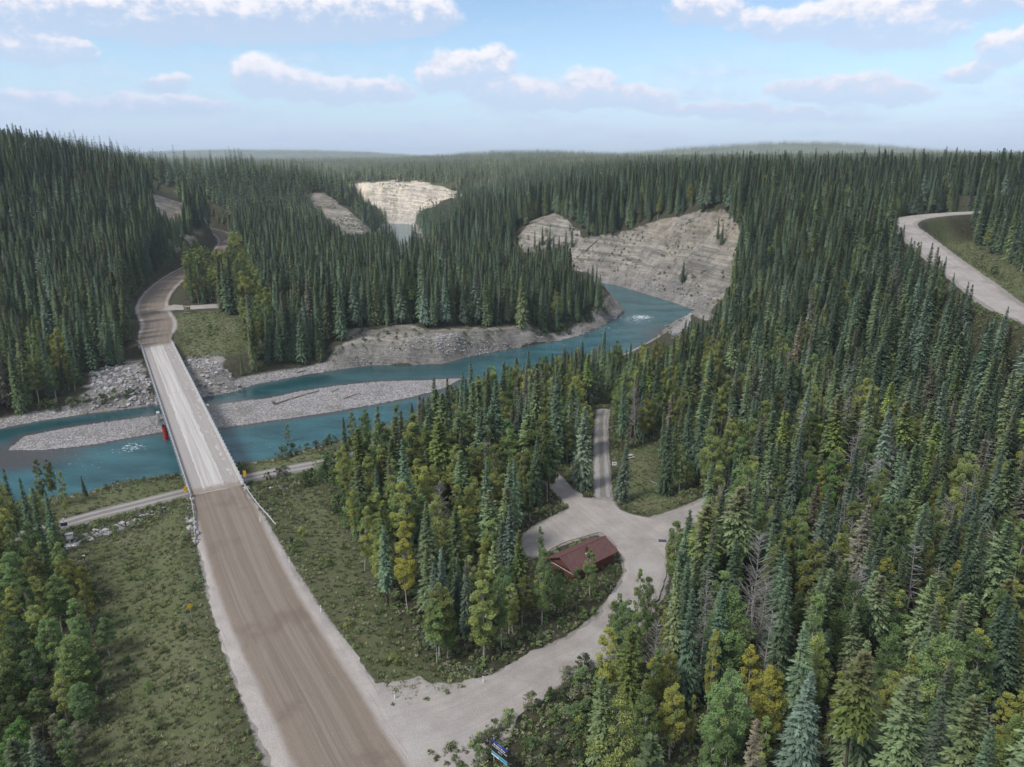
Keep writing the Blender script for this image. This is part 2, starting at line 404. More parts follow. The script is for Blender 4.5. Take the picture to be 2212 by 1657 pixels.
def H(x, y, full=False):
    x = np.atleast_1d(np.asarray(x, float)); y = np.atleast_1d(np.asarray(y, float)); shp = x.shape
    x, y = x.ravel(), y.ravel()
    z = np.zeros(x.shape)
    for c, w in zip(CP, RW[:-1]): z -= w * np.sqrt((x - c[0]) ** 2 + (y - c[1]) ** 2)
    z += RW[-1]
    dist = np.hypot(x, y)
    z += fbm(x, y, 60, 4, 3) * np.clip((dist - 150) / 300, 0.15, 1.6)
    z += fbm(x, y, 9, 3, 5) * 0.25
    far = np.clip((y - 1400) / 1500, 0, 1)
    z += far * (fbm(x, y, 1400, 3, 9) * 22)
    for (hx, hy, hr, hz) in [(1300,4300,900,62),(1750,4200,500,18),(-1700,6500,1100,50),(-2700,7200,1500,60),(60,2300,380,30),(-420,2600,600,22),(2300,4600,1100,40),(-700,1700,260,14)]:
        z += hz * np.exp(-(((x - hx) / hr) ** 2 + ((y - hy) / (hr * .45)) ** 2))
    z = np.maximum(z, 0.8)
    rock = np.zeros(x.shape); gravel = np.zeros(x.shape)
    near = (y < 960) & (y > 90) & (x > -420) & (x < 220)
    sd = np.full(x.shape, 999.0)
    if near.any():
        nx, ny = x[near], y[near]
        d, di, dt = seg_dist(nx, ny, RIVER, True); ins = inside(nx, ny, RIVER)
        arc = (di + dt) * 8.0
        sd[near] = np.where(ins, -d, d)
        st = steep(nx, ny)
        dn_ = np.maximum(d + fbm(nx, ny, 14, 3, 21) * np.clip((st - .4) * 5, 0, 4.5), 0)
        gul = np.abs(noise2(arc + fbm(nx, ny, 16, 2, 23) * 5, d * .15, 9.0, 25)) * 1.3 + np.abs(noise2(arc + d * .2, d * .1, 3.6, 27)) * .5
        cl = 0.12 + dn_ * st
        cl = cl + (gul - .55) * np.clip((st - .6) * 3, 0, 1) * np.clip(d / 9, 0, 1) * 4.2
        q = np.clip((st - 0.45) / 0.3, 0, 1)
        strata = (noise2(cl * 3 + nx * .1, ny * .12, 4.0, 31)) * 0.0
        step = np.floor(cl / 2.3) * 2.3 + 2.3 * np.clip((cl / 2.3 % 1) * 1.7 - .35, 0, 1)
        cl = np.where(q > 0, cl * (1 - .55 * q) + step * (.55 * q) + fbm(nx, ny, 5, 3, 41) * .35 * q, cl)
        zz = z[near]
        low = np.where(ins, -0.25 - np.minimum(1.6, d * .2), np.minimum(zz, cl))
        rk = q * (~ins) * np.clip(1.1 - d / 8, 0, 1)
        gv = np.clip(1.3 - d / 4.5, 0, 1) * (~ins)
        bd, _, _ = seg_dist(nx, ny, BAR, True); bi = inside(nx, ny, BAR)
        bz = np.where(bi, np.minimum(0.9, 0.04 + bd * .11) + fbm(nx, ny, 8, 3, 51) * .13, np.maximum(-.35 * bd, -1.2))
        low = np.where(bi, bz, np.where(ins & (bd < 8), np.maximum(low, bz), low))
        gv = np.where(bi, 1, gv)
        gp = [U(1440,712,.3), U(1462,694,.3), U(1490,690,.3), U(1492,705,.3), U(1480,735,.3), U(1450,740,.3)]
        gv = np.where(inside(nx, ny, gp), 1, gv)
        z[near] = low; rock[near] = rk; gravel[near] = gv
    # bare scars beside the far road
    for (c, r, k) in [((-226,478),16,1.),((-188,440),9,.8),((-184,410),8,.7),((-206,500),8,.5)]:
        rock = np.maximum(rock, k * np.clip(1.6 - np.hypot(x - c[0], y - c[1]) / r * 1.1 + fbm(x, y, 8, 3, 61) * .5, 0, 1))
    z += rock * fbm(x, y, 4, 3, 71) * .5
    # road formations
    verge = np.zeros(x.shape)
    for k, (P, hw, sl) in ROADP.items():
        m = (x > P[:, 0].min() - 40) & (x < P[:, 0].max() + 40) & (y > P[:, 1].min() - 40) & (y < P[:, 1].max() + 40)
        if not m.any(): continue
        d, i, t = seg_dist(x[m], y[m], P)
        rz = P[i, 2] * (1 - t) + P[np.minimum(i + 1, len(P) - 1), 2] * t
        fr_ = (i + t) / (len(P) - 1)
        if k.startswith('main'): hw = np.interp(fr_, [0, .05, .2, 1], [4.6, 5.6, 6.8, 7.0] if k == 'main_near' else [4.6, 6.2, 6.2, 6.2])
        hwv = hw + (4 * np.exp(-((x[m] + 18) ** 2 + (y[m] - 66) ** 2) / 200) if k == 'main_near' else 0)
        w = np.clip(1 - (d - hwv - 0.8) / (sl + 2.0), 0, 1); w = w * w * (3 - 2 * w)
        if k.startswith('main') or k == 'track':     # stop at the abutments
            s = (x[m] - BR0[0]) * BD[0] + (y[m] - BR0[1]) * BD[1]
            if k == 'main_near': w = w * np.clip((1.5 - s) / 3, 0, 1)
            if k == 'main_far': w = w * np.clip((s - BLEN + 1.5) / 3, 0, 1)
        z[m] = z[m] * (1 - w) + (rz - 0.16) * w
        verge[m] = np.maximum(verge[m], np.clip(.9 - (d - (hw if not k.startswith('main_near') else np.interp(fr_, [0, .05, .2, .36, 1], [4.6, 5.6, 6.9, 7.6, 7.8])) + .2) / .9, 0, 1) * (w > .5))
        rock[m] *= (1 - w)
    lm = (np.abs(x - 18) < 40) & (np.abs(y - 115) < 40)
    if lm.any():
        d, _, _ = seg_dist(x[lm], y[lm], LOT, True); ins = inside(x[lm], y[lm], LOT)
        w = np.where(ins, 1, np.clip(1 - d / 3, 0, 1))
        z[lm] = z[lm] * (1 - w) + 4.9 * w
        verge[lm] = np.maximum(verge[lm], np.clip(1 - d / 1.2, 0, 1) + ins)
    if full: return z, rock, gravel, np.clip(verge, 0, 1), sd
    return z.reshape(shp)

def H1(x, y): return float(H(x, y)[0])

# ground sheet
ys = [-260.0]
while ys[-1] < 9500:
    y = ys[-1]
    ys.append(y + (14 if y < 20 else 0.75 if y < 200 else max(0.75, 0.0040 * y - .05) if y < 1000 else 0.012 * y - 8))
ys = np.array(ys); NX = 620
tt = np.linspace(-1, 1, NX)
wx = np.maximum(0.86 * ys, 60) + 75
GX = tt[None, :] * wx[:, None]; GY = np.repeat(ys[:, None], NX, 1)
GZ, GR, GG, GV, GSD = H(GX.ravel(), GY.ravel(), True)
GRID = np.stack([GZ, GR, GG, GV, GSD], 1).reshape(len(ys), NX, 5)
H_exact = H
def H(x, y, full=False):
    "heights (and surface masks) read back from the ground sheet"
    x = np.atleast_1d(np.asarray(x, float)); y = np.atleast_1d(np.asarray(y, float))
    j = np.clip(np.searchsorted(ys, y) - 1, 0, len(ys) - 2); fy = np.clip((y - ys[j]) / (ys[j + 1] - ys[j]), 0, 1)[..., None]
    def row(k):
        u = np.clip((x / wx[k] + 1) / 2 * (NX - 1), 0, NX - 1.001); i = u.astype(int); f = (u - i)[..., None]
        return GRID[k, i] * (1 - f) + GRID[k, i + 1] * f
    r = row(j) * (1 - fy) + row(j + 1) * fy
    return tuple(r[..., k] for k in range(5)) if full else r[..., 0]

MEADOW_V = [[(555,1060),(700,1045),(760,1150),(820,1300),(900,1420),(1010,1480),(870,1530),(700,1310)],
            [(110,1190),(400,1085),(425,1250),(470,1400),(540,1657),(170,1657),(250,1500),(190,1400),(225,1300),(190,1230)],
            [(365,680),(470,672),(525,690),(530,760),(440,775),(395,770)],
            [(1330,1075),(1340,975),(1420,950),(1420,1030),(1480,1080),(1430,1110),(1370,1108)],
            [(2010,490),(2100,600),(2211,660),(2300,640),(2120,520),(2040,480)],
            [(110,1080),(400,1030),(400,1070),(180,1120),(110,1130)],[(520,1000),(720,960),(720,1010),(560,1050)]]
def G(vx, vy):
    "first ground point met in survey direction vx, vy"
    d = ray(vx, vy); t = np.geomspace(60, 2500, 420)
    h = H(d[0] * t, d[1] * t) - (CAMZ + d[2] * t)
    k = int(np.argmax(h > 0)) if (h > 0).any() else 419
    lo, hi = t[max(k - 1, 0)], t[k]
    for _ in range(12):
        m_ = (lo + hi) / 2
        if H1(d[0] * m_, d[1] * m_) > CAMZ + d[2] * m_: hi = m_
        else: lo = m_
    return d[0] * hi, d[1] * hi
MEADOW = [[G(*p) for p in P] for P in MEADOW_V]
GM = np.clip((GY.ravel() - 800) / 60, 0, 1) * .9      # lighter ground on the far bench, its sunlit look put into the colour
for P in MEADOW:
    P_ = np.array(P); m = (GX.ravel() > P_[:, 0].min() - 6) & (GX.ravel() < P_[:, 0].max() + 6) & (GY.ravel() > P_[:, 1].min() - 6) & (GY.ravel() < P_[:, 1].max() + 6)
    d, _, _ = seg_dist(GX.ravel()[m], GY.ravel()[m], P, True); ins = inside(GX.ravel()[m], GY.ravel()[m], P)
    GM[m] = np.maximum(GM[m], np.where(ins, np.clip(.5 + d / 6, 0, 1), np.clip(.5 - d / 6, 0, 1)))

ROCK_V = [([(1105,528),(1150,478),(1185,462),(1215,468),(1242,496),(1262,516),(1292,514),(1335,506),(1400,488),(1450,474),(1510,462),(1562,452),(1590,470),(1602,530),(1575,620),(1530,690),(1300,612),(1230,570)], 290, 620, 1),
          ([(745,401),(790,396),(860,391),(930,398),(998,420),(975,445),(930,500),(800,500),(740,460)], 790, 900, 1),
          ([(666,424),(700,417),(716,428),(740,446),(768,468),(812,504),(740,508),(700,470)], 560, 770, 1),
          ([(748,792),(750,722),(800,714),(850,708),(930,716),(1000,712),(1060,724),(1112,742),(1120,755),(960,792)], 230, 300, 1),
          ([(190,795),(305,778),(345,875),(175,895)], 170, 260, .55), ([(385,758),(470,770),(515,845),(430,865)], 190, 270, .55),
          ([(325,412),(345,404),(372,404),(395,440),(398,470),(360,462),(335,440)], 430, 530, 1)]
gvx, gvy = proj(GX.ravel(), np.maximum(GY.ravel(), 30), GZ)
for (PV, ya, yb, kr) in ROCK_V:
    P_ = np.array(PV)
    m = (gvx > P_[:, 0].min() - 30) & (gvx < P_[:, 0].max() + 30) & (gvy > P_[:, 1].min() - 30) & (gvy < P_[:, 1].max() + 30) & (GY.ravel() > ya) & (GY.ravel() < yb)
    d, _, _ = seg_dist(gvx[m], gvy[m], PV, True); ins = inside(gvx[m], gvy[m], PV); d = d * GY.ravel()[m] / FV
    wob_ = fbm(GX.ravel()[m], GY.ravel()[m], 12, 3, 201) * .8
    GR[m] = np.maximum(GR[m], np.clip(np.where(ins, .55 + d / 4, .55 - d / 4) + wob_, 0, 1) * kr)
GRID[..., 1] = GR.reshape(len(ys), NX)

def gridF(r, c):
    a = np.arange(r * c).reshape(r, c)
    return np.stack([a[:-1, :-1], a[:-1, 1:], a[1:, 1:], a[1:, :-1]], -1).reshape(-1, 4)

mg, b, p = material('forest_ground')
pos = b.n('ShaderNodeNewGeometry').outputs['Position']
nA, nB, nC = b.noise(pos, 0.09, 5, .6), b.noise(pos, 0.9, 5, .65), b.noise(pos, 4.5, 4, .7)
forest = b.mix(b.ss(nB, .35, .7), (0.045, 0.048, 0.026), (0.085, 0.078, 0.048))
grass = b.mix(b.ss(nA, .35, .65), (0.160, 0.165, 0.088), (0.118, 0.145, 0.060))
grass = b.mix(b.ss(nB, .48, .76, 0, .7), grass, (0.155, 0.14, 0.09))
grass = b.mix(b.ss(nC, .45, .75, 0, .7), grass, (0.062, 0.070, 0.034))
c0 = b.mix(b.attr('meadow'), forest, grass)
vor = b.n('ShaderNodeTexVoronoi'); b.put(vor.inputs['Vector'], pos); vor.inputs['Scale'].default_value = 2.6
vs_ = b.ss(b.sep(vor.outputs['Color'])[0], 0, 1, .55, 1.25)
stone = b.v('MULTIPLY', b.mix(b.ss(nB, .3, .7), (0.39, 0.372, 0.358), (0.52, 0.50, 0.485)), b.comb(vs_, vs_, vs_))
stone = b.mix(b.ss(vor.outputs['Distance'], .3, .55, 0, .6), stone, (0.14, 0.13, 0.125))
weed = b.ss(nA, .56, .68, 0, .55)
stone = b.mix(weed, stone, (0.16, 0.15, 0.12))
gm = b.m('MULTIPLY', b.attr('gravel'), b.ss(nB, .1, .5, .6, 1.0))
c1 = b.mix(b.ss(gm, .3, .6), c0, stone)
gl = b.mix(b.ss(b.noise(pos, 1.7, 4, .7), .35, .65), (0.38, 0.35, 0.325), (0.29, 0.268, 0.245))
c1 = b.mix(b.m('MULTIPLY', b.ss(b.m('ADD', b.attr('verge'), b.m('MULTIPLY', b.m('SUBTRACT', nB, .5), 1.1)), .35, .75), .85), c1, gl)
# layered mudstone
pz = b.sep(pos)
bend = b.m('ADD', b.m('ADD', pz[2], b.m('MULTIPLY', pz[0], .07)), b.m('MULTIPLY', b.noise(pos, .05, 3, .5), 3.0))
lay = b.noise(b.comb(b.m('MULTIPLY', pz[0], .03), b.m('MULTIPLY', pz[1], .03), bend), .85, 6, .78)
rk = b.mix(b.ss(lay, .38, .60), (0.17, 0.162, 0.148), (0.37, 0.345, 0.305))
tal = b.ss(b.m('ADD', pz[2], b.m('MULTIPLY', b.noise(pos, .12, 3, .6), 14.0)), 10.0, 18.0)
rk = b.mix(tal, b.mix(b.ss(b.noise(pos, 1.2, 5, .8), .35, .65), (0.185, 0.18, 0.172), (0.33, 0.315, 0.295)), rk)
ny_ = b.noise(pos, .05, 3, .5)
rk = b.mix(b.m('MULTIPLY', b.ss(ny_, .4, .65, 0, .6), b.ss(pz[2], 12, 34)), rk, (0.40, 0.34, 0.265))
rk = b.mix(b.ss(nC, .5, .8, 0, .6), rk, (0.12, 0.115, 0.10))
rk = b.mix(b.ss(b.noise(pos, .35, 5, .7), .56, .66, 0, .8), rk, (0.10, 0.105, 0.062))
gs_ = b.noise(b.v('MULTIPLY', pos, (.30, .30, .045)), 1.0, 5, .7)
rk = b.mix(b.ss(gs_, .50, .66, 0, .75), rk, (0.155, 0.145, 0.125))
rk = b.v('MULTIPLY', rk, b.mix(b.ss(b.noise(pos, .09, 4, .6), .35, .65), (.78, .77, .75), (1.12, 1.10, 1.06)))
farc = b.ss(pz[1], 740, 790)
rk = b.v('MULTIPLY', rk, b.mix(farc, (1.0, 1.0, 1.0), (2.12, 2.06, 2.0)))  # far cliff brightened, its sunlight painted into the rock colour
rf = b.ss(b.m('ADD', b.attr('rock'), b.m('MULTIPLY', b.m('SUBTRACT', b.noise(pos, .22, 4, .65), .5), .8)), .3, .5)
c2 = b.mix(rf, c1, rk)
b.put(p.inputs['Base Color'], c2)
p.inputs['Roughness'].default_value = 0.95
bp = b.n('ShaderNodeBump'); bp.inputs['Strength'].default_value = .7; bp.inputs['Distance'].default_value = .5
b.put(bp.inputs['Height'], b.m('ADD', b.m('ADD', nC, b.m('MULTIPLY', nB, .8)), b.m('MULTIPLY', b.m('MULTIPLY', lay, rf), 3.0)))
b.nt.links.new(bp.outputs[0], p.inputs['Normal'])
me = mesh_np('ground', np.stack([GX.ravel(), GY.ravel(), GZ], 1), gridF(*GX.shape), mg, True,
             {'rock': ('POINT', GR), 'gravel': ('POINT', GG), 'verge': ('POINT', GV), 'meadow': ('POINT', GM)})  # 'meadow' also carries the painted sunlit look of the far bench
ground = tag(link('ground', me), kind='structure')

# river
mw, b, p = material('river_water')
pos = b.n('ShaderNodeNewGeometry').outputs['Position']
sh, fo = b.attr('shallow'), b.attr('foam')
tone = b.ss(b.noise(b.v('MULTIPLY', pos, (.5, 1.0, 1)), .12, 4, .6), .3, .7)
wc = b.mix(tone, (0.017, 0.072, 0.086), (0.040, 0.142, 0.165))
wc = b.mix(b.m('MULTIPLY', b.attr('calm_shade'), .6), wc, (0.010, 0.040, 0.042))  # bank shade and tree reflection painted into the still far channel
wc = b.mix(b.ss(sh, .25, .9, 0, .85), wc, (0.072, 0.062, 0.062))
rip = b.noise(b.v('MULTIPLY', pos, (.8, 1.6, 1)), 1.1, 5, .72)
fm = b.m('MULTIPLY', b.ss(b.m('ADD', rip, b.m('MULTIPLY', fo, .26)), .70, .80), b.ss(fo, .02, .3))
wc = b.mix(fm, wc, (.75, .8, .82))
b.put(p.inputs['Base Color'], wc)
b.put(p.inputs['Roughness'], b.m('ADD', b.m('MULTIPLY', fm, .6), .12))
p.inputs['Specular IOR Level'].default_value = .5
p.inputs['IOR'].default_value = 1.33
calm_shade = b.attr('calm_shade')
bp = b.n('ShaderNodeBump'); b.put(bp.inputs['Strength'], b.m('SUBTRACT', .60, b.m('MULTIPLY', calm_shade, .5))); bp.inputs['Distance'].default_value = .35
b.put(bp.inputs['Height'], b.m('ADD', rip, b.m('MULTIPLY', b.noise(pos, .35, 4, .6), 1.3)))
b.nt.links.new(bp.outputs[0], p.inputs['Normal'])
wy = np.concatenate([np.arange(95, 430, 1.6), np.arange(430, 850, 4.0)])
wxx = np.concatenate([np.arange(-330, -140, 4.0), np.arange(-140, 125, 1.6)])
WX, WY = np.meshgrid(wxx, wy)
d, _, _ = seg_dist(WX.ravel(), WY.ravel(), RIVER, True); ins = inside(WX.ravel(), WY.ravel(), RIVER)
bd, _, _ = seg_dist(WX.ravel(), WY.ravel(), BAR, True); bi = inside(WX.ravel(), WY.ravel(), BAR)
shal = np.maximum(np.exp(-d / 2.6) * .8, np.exp(-bd / 3.5))
gp = U(1450, 716, 0); shal = np.maximum(shal, np.exp(-np.hypot(WX.ravel() - gp[0], WY.ravel() - gp[1]) / 16) * 1.1)
gp = U(30, 985, 0); shal = np.maximum(shal, np.exp(-(np.hypot((WX.ravel() - gp[0]) / 1.6, WY.ravel() - gp[1]) / 12) ** 2) * 1.0)
foam = np.zeros(len(d))
for (vx, vy, r, k) in [(1385,685,5,1.0),(1372,690,9,.7),(1300,712,10,.55),(1260,722,8,.5),(1440,660,9,.45),(285,966,3.2,.8),(330,905,6,.3),(1190,745,10,.4),(640,925,14,.3),(590,955,10,.28),(170,1000,14,.3),(870,900,12,.3),(1100,770,12,.35)]:
    g = U(vx, vy, 0); foam = np.maximum(foam, k * np.exp(-((WX.ravel() - g[0]) ** 2 + (WY.ravel() - g[1]) ** 2) / (2 * r * r)))
dA, _, _ = seg_dist(WX.ravel(), WY.ravel(), BANK_A)
calm_shade = np.clip(1.5 - dA / 13, 0, 1) * np.clip((8 - WX.ravel()) / 20, 0, 1) * (WY.ravel() < 300)
keep = (ins | (d < 5)).reshape(WX.shape)
F = gridF(*WX.shape); kf = keep.ravel()[F].any(1); F = F[kf]
used = np.unique(F); rm = np.full(WX.size, -1); rm[used] = np.arange(len(used))
me = mesh_np('river', np.stack([WX.ravel()[used], WY.ravel()[used], np.full(len(used), WATER)], 1), rm[F], mw, True,
             {'shallow': ('POINT', shal[used]), 'foam': ('POINT', foam[used]), 'calm_shade': ('POINT', calm_shade[used])})
river = tag(link('river', me), kind='structure')

# ------------------------------------------------------------------ roads
def road_mat(name, kind):
    m, b, p = material(name)
    uv = b.n('ShaderNodeUVMap').outputs[0]
    pos = b.n('ShaderNodeNewGeometry').outputs['Position']
    u, v, _ = b.sep(uv)
    st = b.comb(b.m('ADD', u, b.m('MULTIPLY', b.noise(b.comb(0.0, b.m('MULTIPLY', v, .02), 0.0), 1.0, 2), .9)), b.m('MULTIPLY', v, .010), 0.0)
    streak = b.noise(st, 1.1, 6, .7)
    streak2 = b.noise(st, 3.4, 4, .7)
    blot = b.noise(pos, .25, 5, .6)
    grit = b.noise(pos, 5.0, 4, .75)
    light = b.mix(b.ss(blot, .3, .7), (0.43, 0.395, 0.36), (0.335, 0.305, 0.28))
    damp = b.noise(pos, .11, 5, .65)
    if kind == 'main':
        au = b.m('ADD', b.m('ABSOLUTE', b.m('SUBTRACT', u, b.attr('mid'))), b.m('MULTIPLY', b.m('SUBTRACT', blot, .5), 1.1))
        mid_ = b.ss(au, 4.3, 5.4, 1, 0)
        core = b.mix(b.ss(streak, .33, .67), (0.176, 0.142, 0.110), (0.252, 0.212, 0.172))
        core = b.mix(b.ss(streak2, .5, .8, 0, .45), core, (0.34, 0.30, 0.275))
        edge = b.m('MULTIPLY', b.ss(au, 3.2, 4.6), b.ss(au, 6.2, 4.6))
        core = b.mix(b.m('MULTIPLY', edge, .4), core, (0.20, 0.150, 0.108))
        core = b.mix(b.ss(damp, .52, .68, 0, .55), core, (0.150, 0.112, 0.086))
        c = b.mix(mid_, light, core)
        c = b.mix(b.m('MULTIPLY', b.ss(streak2, .56, .7), b.m('SUBTRACT', 1.0, mid_)), c, (0.24, 0.21, 0.195))
    elif kind == 'track':
        w = b.m('ABSOLUTE', b.m('SUBTRACT', b.m('ABSOLUTE', u), 1.0))
        ruts = b.ss(b.m('ADD', w, b.m('MULTIPLY', b.m('SUBTRACT', blot, .5), .9)), .38, .62)
        c = b.mix(b.m('MULTIPLY', ruts, b.ss(grit, .4, .6, .35, .85)), b.mix(b.ss(streak, .3, .7), (0.27, 0.255, 0.24), (0.35, 0.335, 0.32)), (0.135, 0.125, 0.095))
    else:
        c = b.mix(b.ss(streak, .3, .7, 0, .6), light, (0.29, 0.262, 0.235))
        c = b.mix(b.ss(damp, .50, .64, 0, .45), c, (0.22, 0.20, 0.18))
        c = b.mix(b.ss(b.noise(pos, .13, 4, .6), .5, .68, 0, .5), c, (0.43, 0.41, 0.39))
    c = b.mix(b.ss(grit, .35, .75, 0, .30), c, (0.10, 0.092, 0.085))
    peb = b.n('ShaderNodeTexVoronoi'); b.put(peb.inputs['Vector'], pos); peb.inputs['Scale'].default_value = 2.2
    c = b.mix(b.m('MULTIPLY', b.ss(peb.outputs['Distance'], .12, .06), b.ss(b.sep(peb.outputs['Color'])[0], .6, .7, 0, .6)), c, (.5, .49, .47))
    b.put(p.inputs['Base Color'], c)
    bp = b.n('ShaderNodeBump'); bp.inputs['Strength'].default_value = .35; bp.inputs['Distance'].default_value = .12
    b.put(bp.inputs['Height'], b.m('ADD', grit, b.m('MULTIPLY', streak, 1.2)))
    b.nt.links.new(bp.outputs[0], p.inputs['Normal'])
    return m
M_MAIN, M_GRAVEL, M_TRACK = road_mat('gravel_highway', 'main'), road_mat('pale_gravel', 'light'), road_mat('wheel_track', 'track')

def strip(name, P, hl, hr, mat, dz=0.0, n=17, seed=0, rough=.35, midf=None, step=.6):
    "ribbon along P (x,y,z); hl / hr half widths to the left and right as functions of the fraction along"
    Q = spline(P, step); T = np.gradient(Q[:, :2], axis=0); T /= np.linalg.norm(T, axis=1)[:, None]
    N = np.stack([T[:, 1], -T[:, 0]], 1)
    L = np.concatenate([[0], np.cumsum(np.linalg.norm(np.diff(Q[:, :2], axis=0), axis=1))])
    fr = L / L[-1]
    jl = rough * (noise2(L, L * 0 + seed, 3.1, seed) + .9 * noise2(L, L * 0, 1.1, seed + 3) + .5 * noise2(L, L * 0, 8.0, seed + 5))
    jr = rough * (noise2(L, L * 0 + seed, 3.3, seed + 7) + .9 * noise2(L, L * 0, 1.0, seed + 9) + .5 * noise2(L, L * 0, 8.0, seed + 6))
    a = -np.array([hl(f) for f in fr]) + jl; c = np.array([hr(f) for f in fr]) + jr
    s = np.linspace(0, 1, n)
    u = a[:, None] * (1 - s) + c[:, None] * s
    XY = Q[:, None, :2] + N[:, None, :] * u[..., None]
    crown = -0.0016 * u ** 2
    lip = -0.14 * ((s < 1e-6) | (s > 1 - 1e-6))
    Zz = Q[:, 2][:, None] + crown + lip[None, :] + dz
    V = np.concatenate([XY, Zz[..., None]], -1).reshape(-1, 3)
    uv = np.stack([u, np.repeat(L[:, None], n, 1)], -1).reshape(-1, 2)
    md = np.repeat(np.array([midf(f) if midf else 0.0 for f in fr])[:, None], n, 1).ravel()
    me = mesh_np(name, V, gridF(len(Q), n)[:, ::-1], mat, True, {'mid': ('POINT', md)}, uv)
    return tag(link(name, me), kind='structure')

def lin(*kv):
    xs, vs = zip(*kv)
    return lambda f: float(np.interp(f, xs, vs))
strip('main_road', ROADS['main_near'][0], lin((0,4.4),(.06,5.6),(.2,6.9),(.36,8.2),(1,8.6)), lin((0,4.4),(.06,5.6),(.2,6.8),(1,7)), M_MAIN, 0, 25, 1, midf=lin((0,0),(.2,0),(.5,-.5),(1,-.6)))
strip('main_road', ROADS['main_far'][0], lin((0,4.4),(.05,6.2),(1,6.2)), lin((0,4.4),(.05,6.2),(1,6.2)), M_MAIN, 0, 17, 2, step=2.0)
strip('side_road', ROADS['side'][0], lin((0,9.5),(.08,8.5),(.16,5.2),(.26,3.6),(.5,3.2),(1,3.4)), lin((0,5),(.1,8),(.2,4.6),(.3,3.4),(.5,3.0),(1,3.4)), M_GRAVEL, .012, 17, 3, .4)
strip('lane', ROADS['lane'][0], lin((0,3.0),(.15,1.6),(1,1.3)), lin((0,3.0),(.15,1.6),(1,1.3)), M_TRACK, .02, 11, 4, .25)
strip('river_track', ROADS['track'][0], lin((0,2.2),(1,2.2)), lin((0,2.2),(1,2.2)), M_TRACK, 0, 11, 5, .4)
strip('plateau_road', ROADS['right'][0], lin((0,3.9),(1,3.9)), lin((0,4.1),(1,4.1)), M_GRAVEL, 0, 15, 6, .5, step=2.0)
strip('pullout_road', ROADS['pullout'][0], lin((0,7.5),(.3,4.4),(1,4)), lin((0,7.5),(.3,4.2),(1,4)), M_GRAVEL, .05, 11, 7, .5)
strip('exit_road', ROADS['exit'][0], lin((0,3.2),(1,2.6)), lin((0,3.2),(1,2.6)), M_GRAVEL, .016, 11, 8, .4)
strip('spur_road', ROADS['spur'][0], lin((0,3.0),(1,1.8)), lin((0,3.0),(1,1.8)), M_GRAVEL, .008, 11, 9, .4)
# the parking lot is a polygon fan
nL = len(LOT); lw = np.array([lin((0, 0), (1, 0))(0)] * nL)
jx = .35 * noise2(np.arange(nL), np.arange(nL) * 0, 2.1, 5); jy = .35 * noise2(np.arange(nL), np.arange(nL) * 0, 2.3, 8)
ring = [(LOT[i][0] + jx[i], LOT[i][1] + jy[i], 5.047) for i in range(nL)]
skirt = [(q[0] + (q[0] - 18) * .004, q[1] + (q[1] - 118) * .004, 4.86) for q in ring]
V = ring + skirt
lotm = bpy.data.meshes.new('parking_lot'); lotm.from_pydata(V, [], [tuple(range(nL))] + [(i, i + nL, (i + 1) % nL + nL, (i + 1) % nL) for i in range(nL)]); lotm.update()
lotm.materials.append(M_GRAVEL); ul = lotm.uv_layers.new(name='UVMap')
for l in lotm.loops: q = V[l.vertex_index]; ul.data[l.index].uv = (q[0] * .8 + q[1] * .4, q[1])
import bmesh
bm_ = bmesh.new(); bm_.from_mesh(lotm); bmesh.ops.recalc_face_normals(bm_, faces=bm_.faces); bm_.to_mesh(lotm); bm_.free()
tag(link('parking_lot', lotm), kind='structure')

# ------------------------------------------------------------------ plants: materials
def leaf_mat(name, yellow=True, cones=False, trans=.25, fixed=None, fa=0.0):
    m, b, p = material(name)
    oi = b.n('ShaderNodeObjectInfo')
    rnd, cl = b.attr('rnd'), (oi.outputs['Color'] if fixed is None else b.comb(*fixed))
    alp = oi.outputs['Alpha'] if fixed is None else b.m('ADD', fa, 0.0)
    k = b.ss(rnd, 0, 1, .68, 1.38)
    k = b.m('MULTIPLY', k, b.ss(oi.outputs['Random'], 0, 1, .62, 1.42))
    c = b.v('MULTIPLY', cl, b.comb(k, k, k))
    hue = b.m('FRACT', b.m('MULTIPLY', oi.outputs['Random'], 7.31))
    c = b.v('MULTIPLY', c, b.mix(hue, (1.05, 1.0, .92), (.93, 1.0, 1.06)))
    if cones:      # brown cone-laden tops on some of the trees
        pk = b.ss(b.m('FRACT', b.m('MULTIPLY', oi.outputs['Random'], 13.7)), .58, .88)
        top = b.m('MULTIPLY', b.ss(b.m('ADD', b.attr('ht'), b.m('MULTIPLY', b.m('SUBTRACT', rnd, .5), .18)), .68, .97), pk)
        c = b.mix(b.m('MULTIPLY', top, .5), c, (0.185, 0.15, 0.10))
    if yellow:
        yl = b.m('MULTIPLY', b.ss(b.attr('yel'), b.m('SUBTRACT', 1.0, alp), b.m('SUBTRACT', 1.12, alp)), b.ss(alp, .01, .05))
        c = b.mix(b.m('MULTIPLY', yl, .85), c, b.mix(hue, (0.50, 0.45, 0.075), (0.38, 0.39, 0.09)))
    b.put(p.inputs['Base Color'], c)
    p.inputs['Roughness'].default_value = .75
    p.inputs['Specular IOR Level'].default_value = .18
    if trans:
        t = b.n('ShaderNodeBsdfTranslucent'); b.put(t.inputs[0], c)
        mx = b.n('ShaderNodeMixShader'); mx.inputs[0].default_value = trans
        b.nt.links.new(p.outputs[0], mx.inputs[1]); b.nt.links.new(t.outputs[0], mx.inputs[2])
        b.nt.links.new(mx.outputs[0], b.nt.nodes['Material Output'].inputs[0])
    return m
M_NEEDLE = leaf_mat('needles', False, True, 0.0)
M_LEAF = leaf_mat('leaves', True, False, .28)
M_BARK = simple('dark_bark', (0.085, 0.066, 0.052), .95, .4, 2.0)
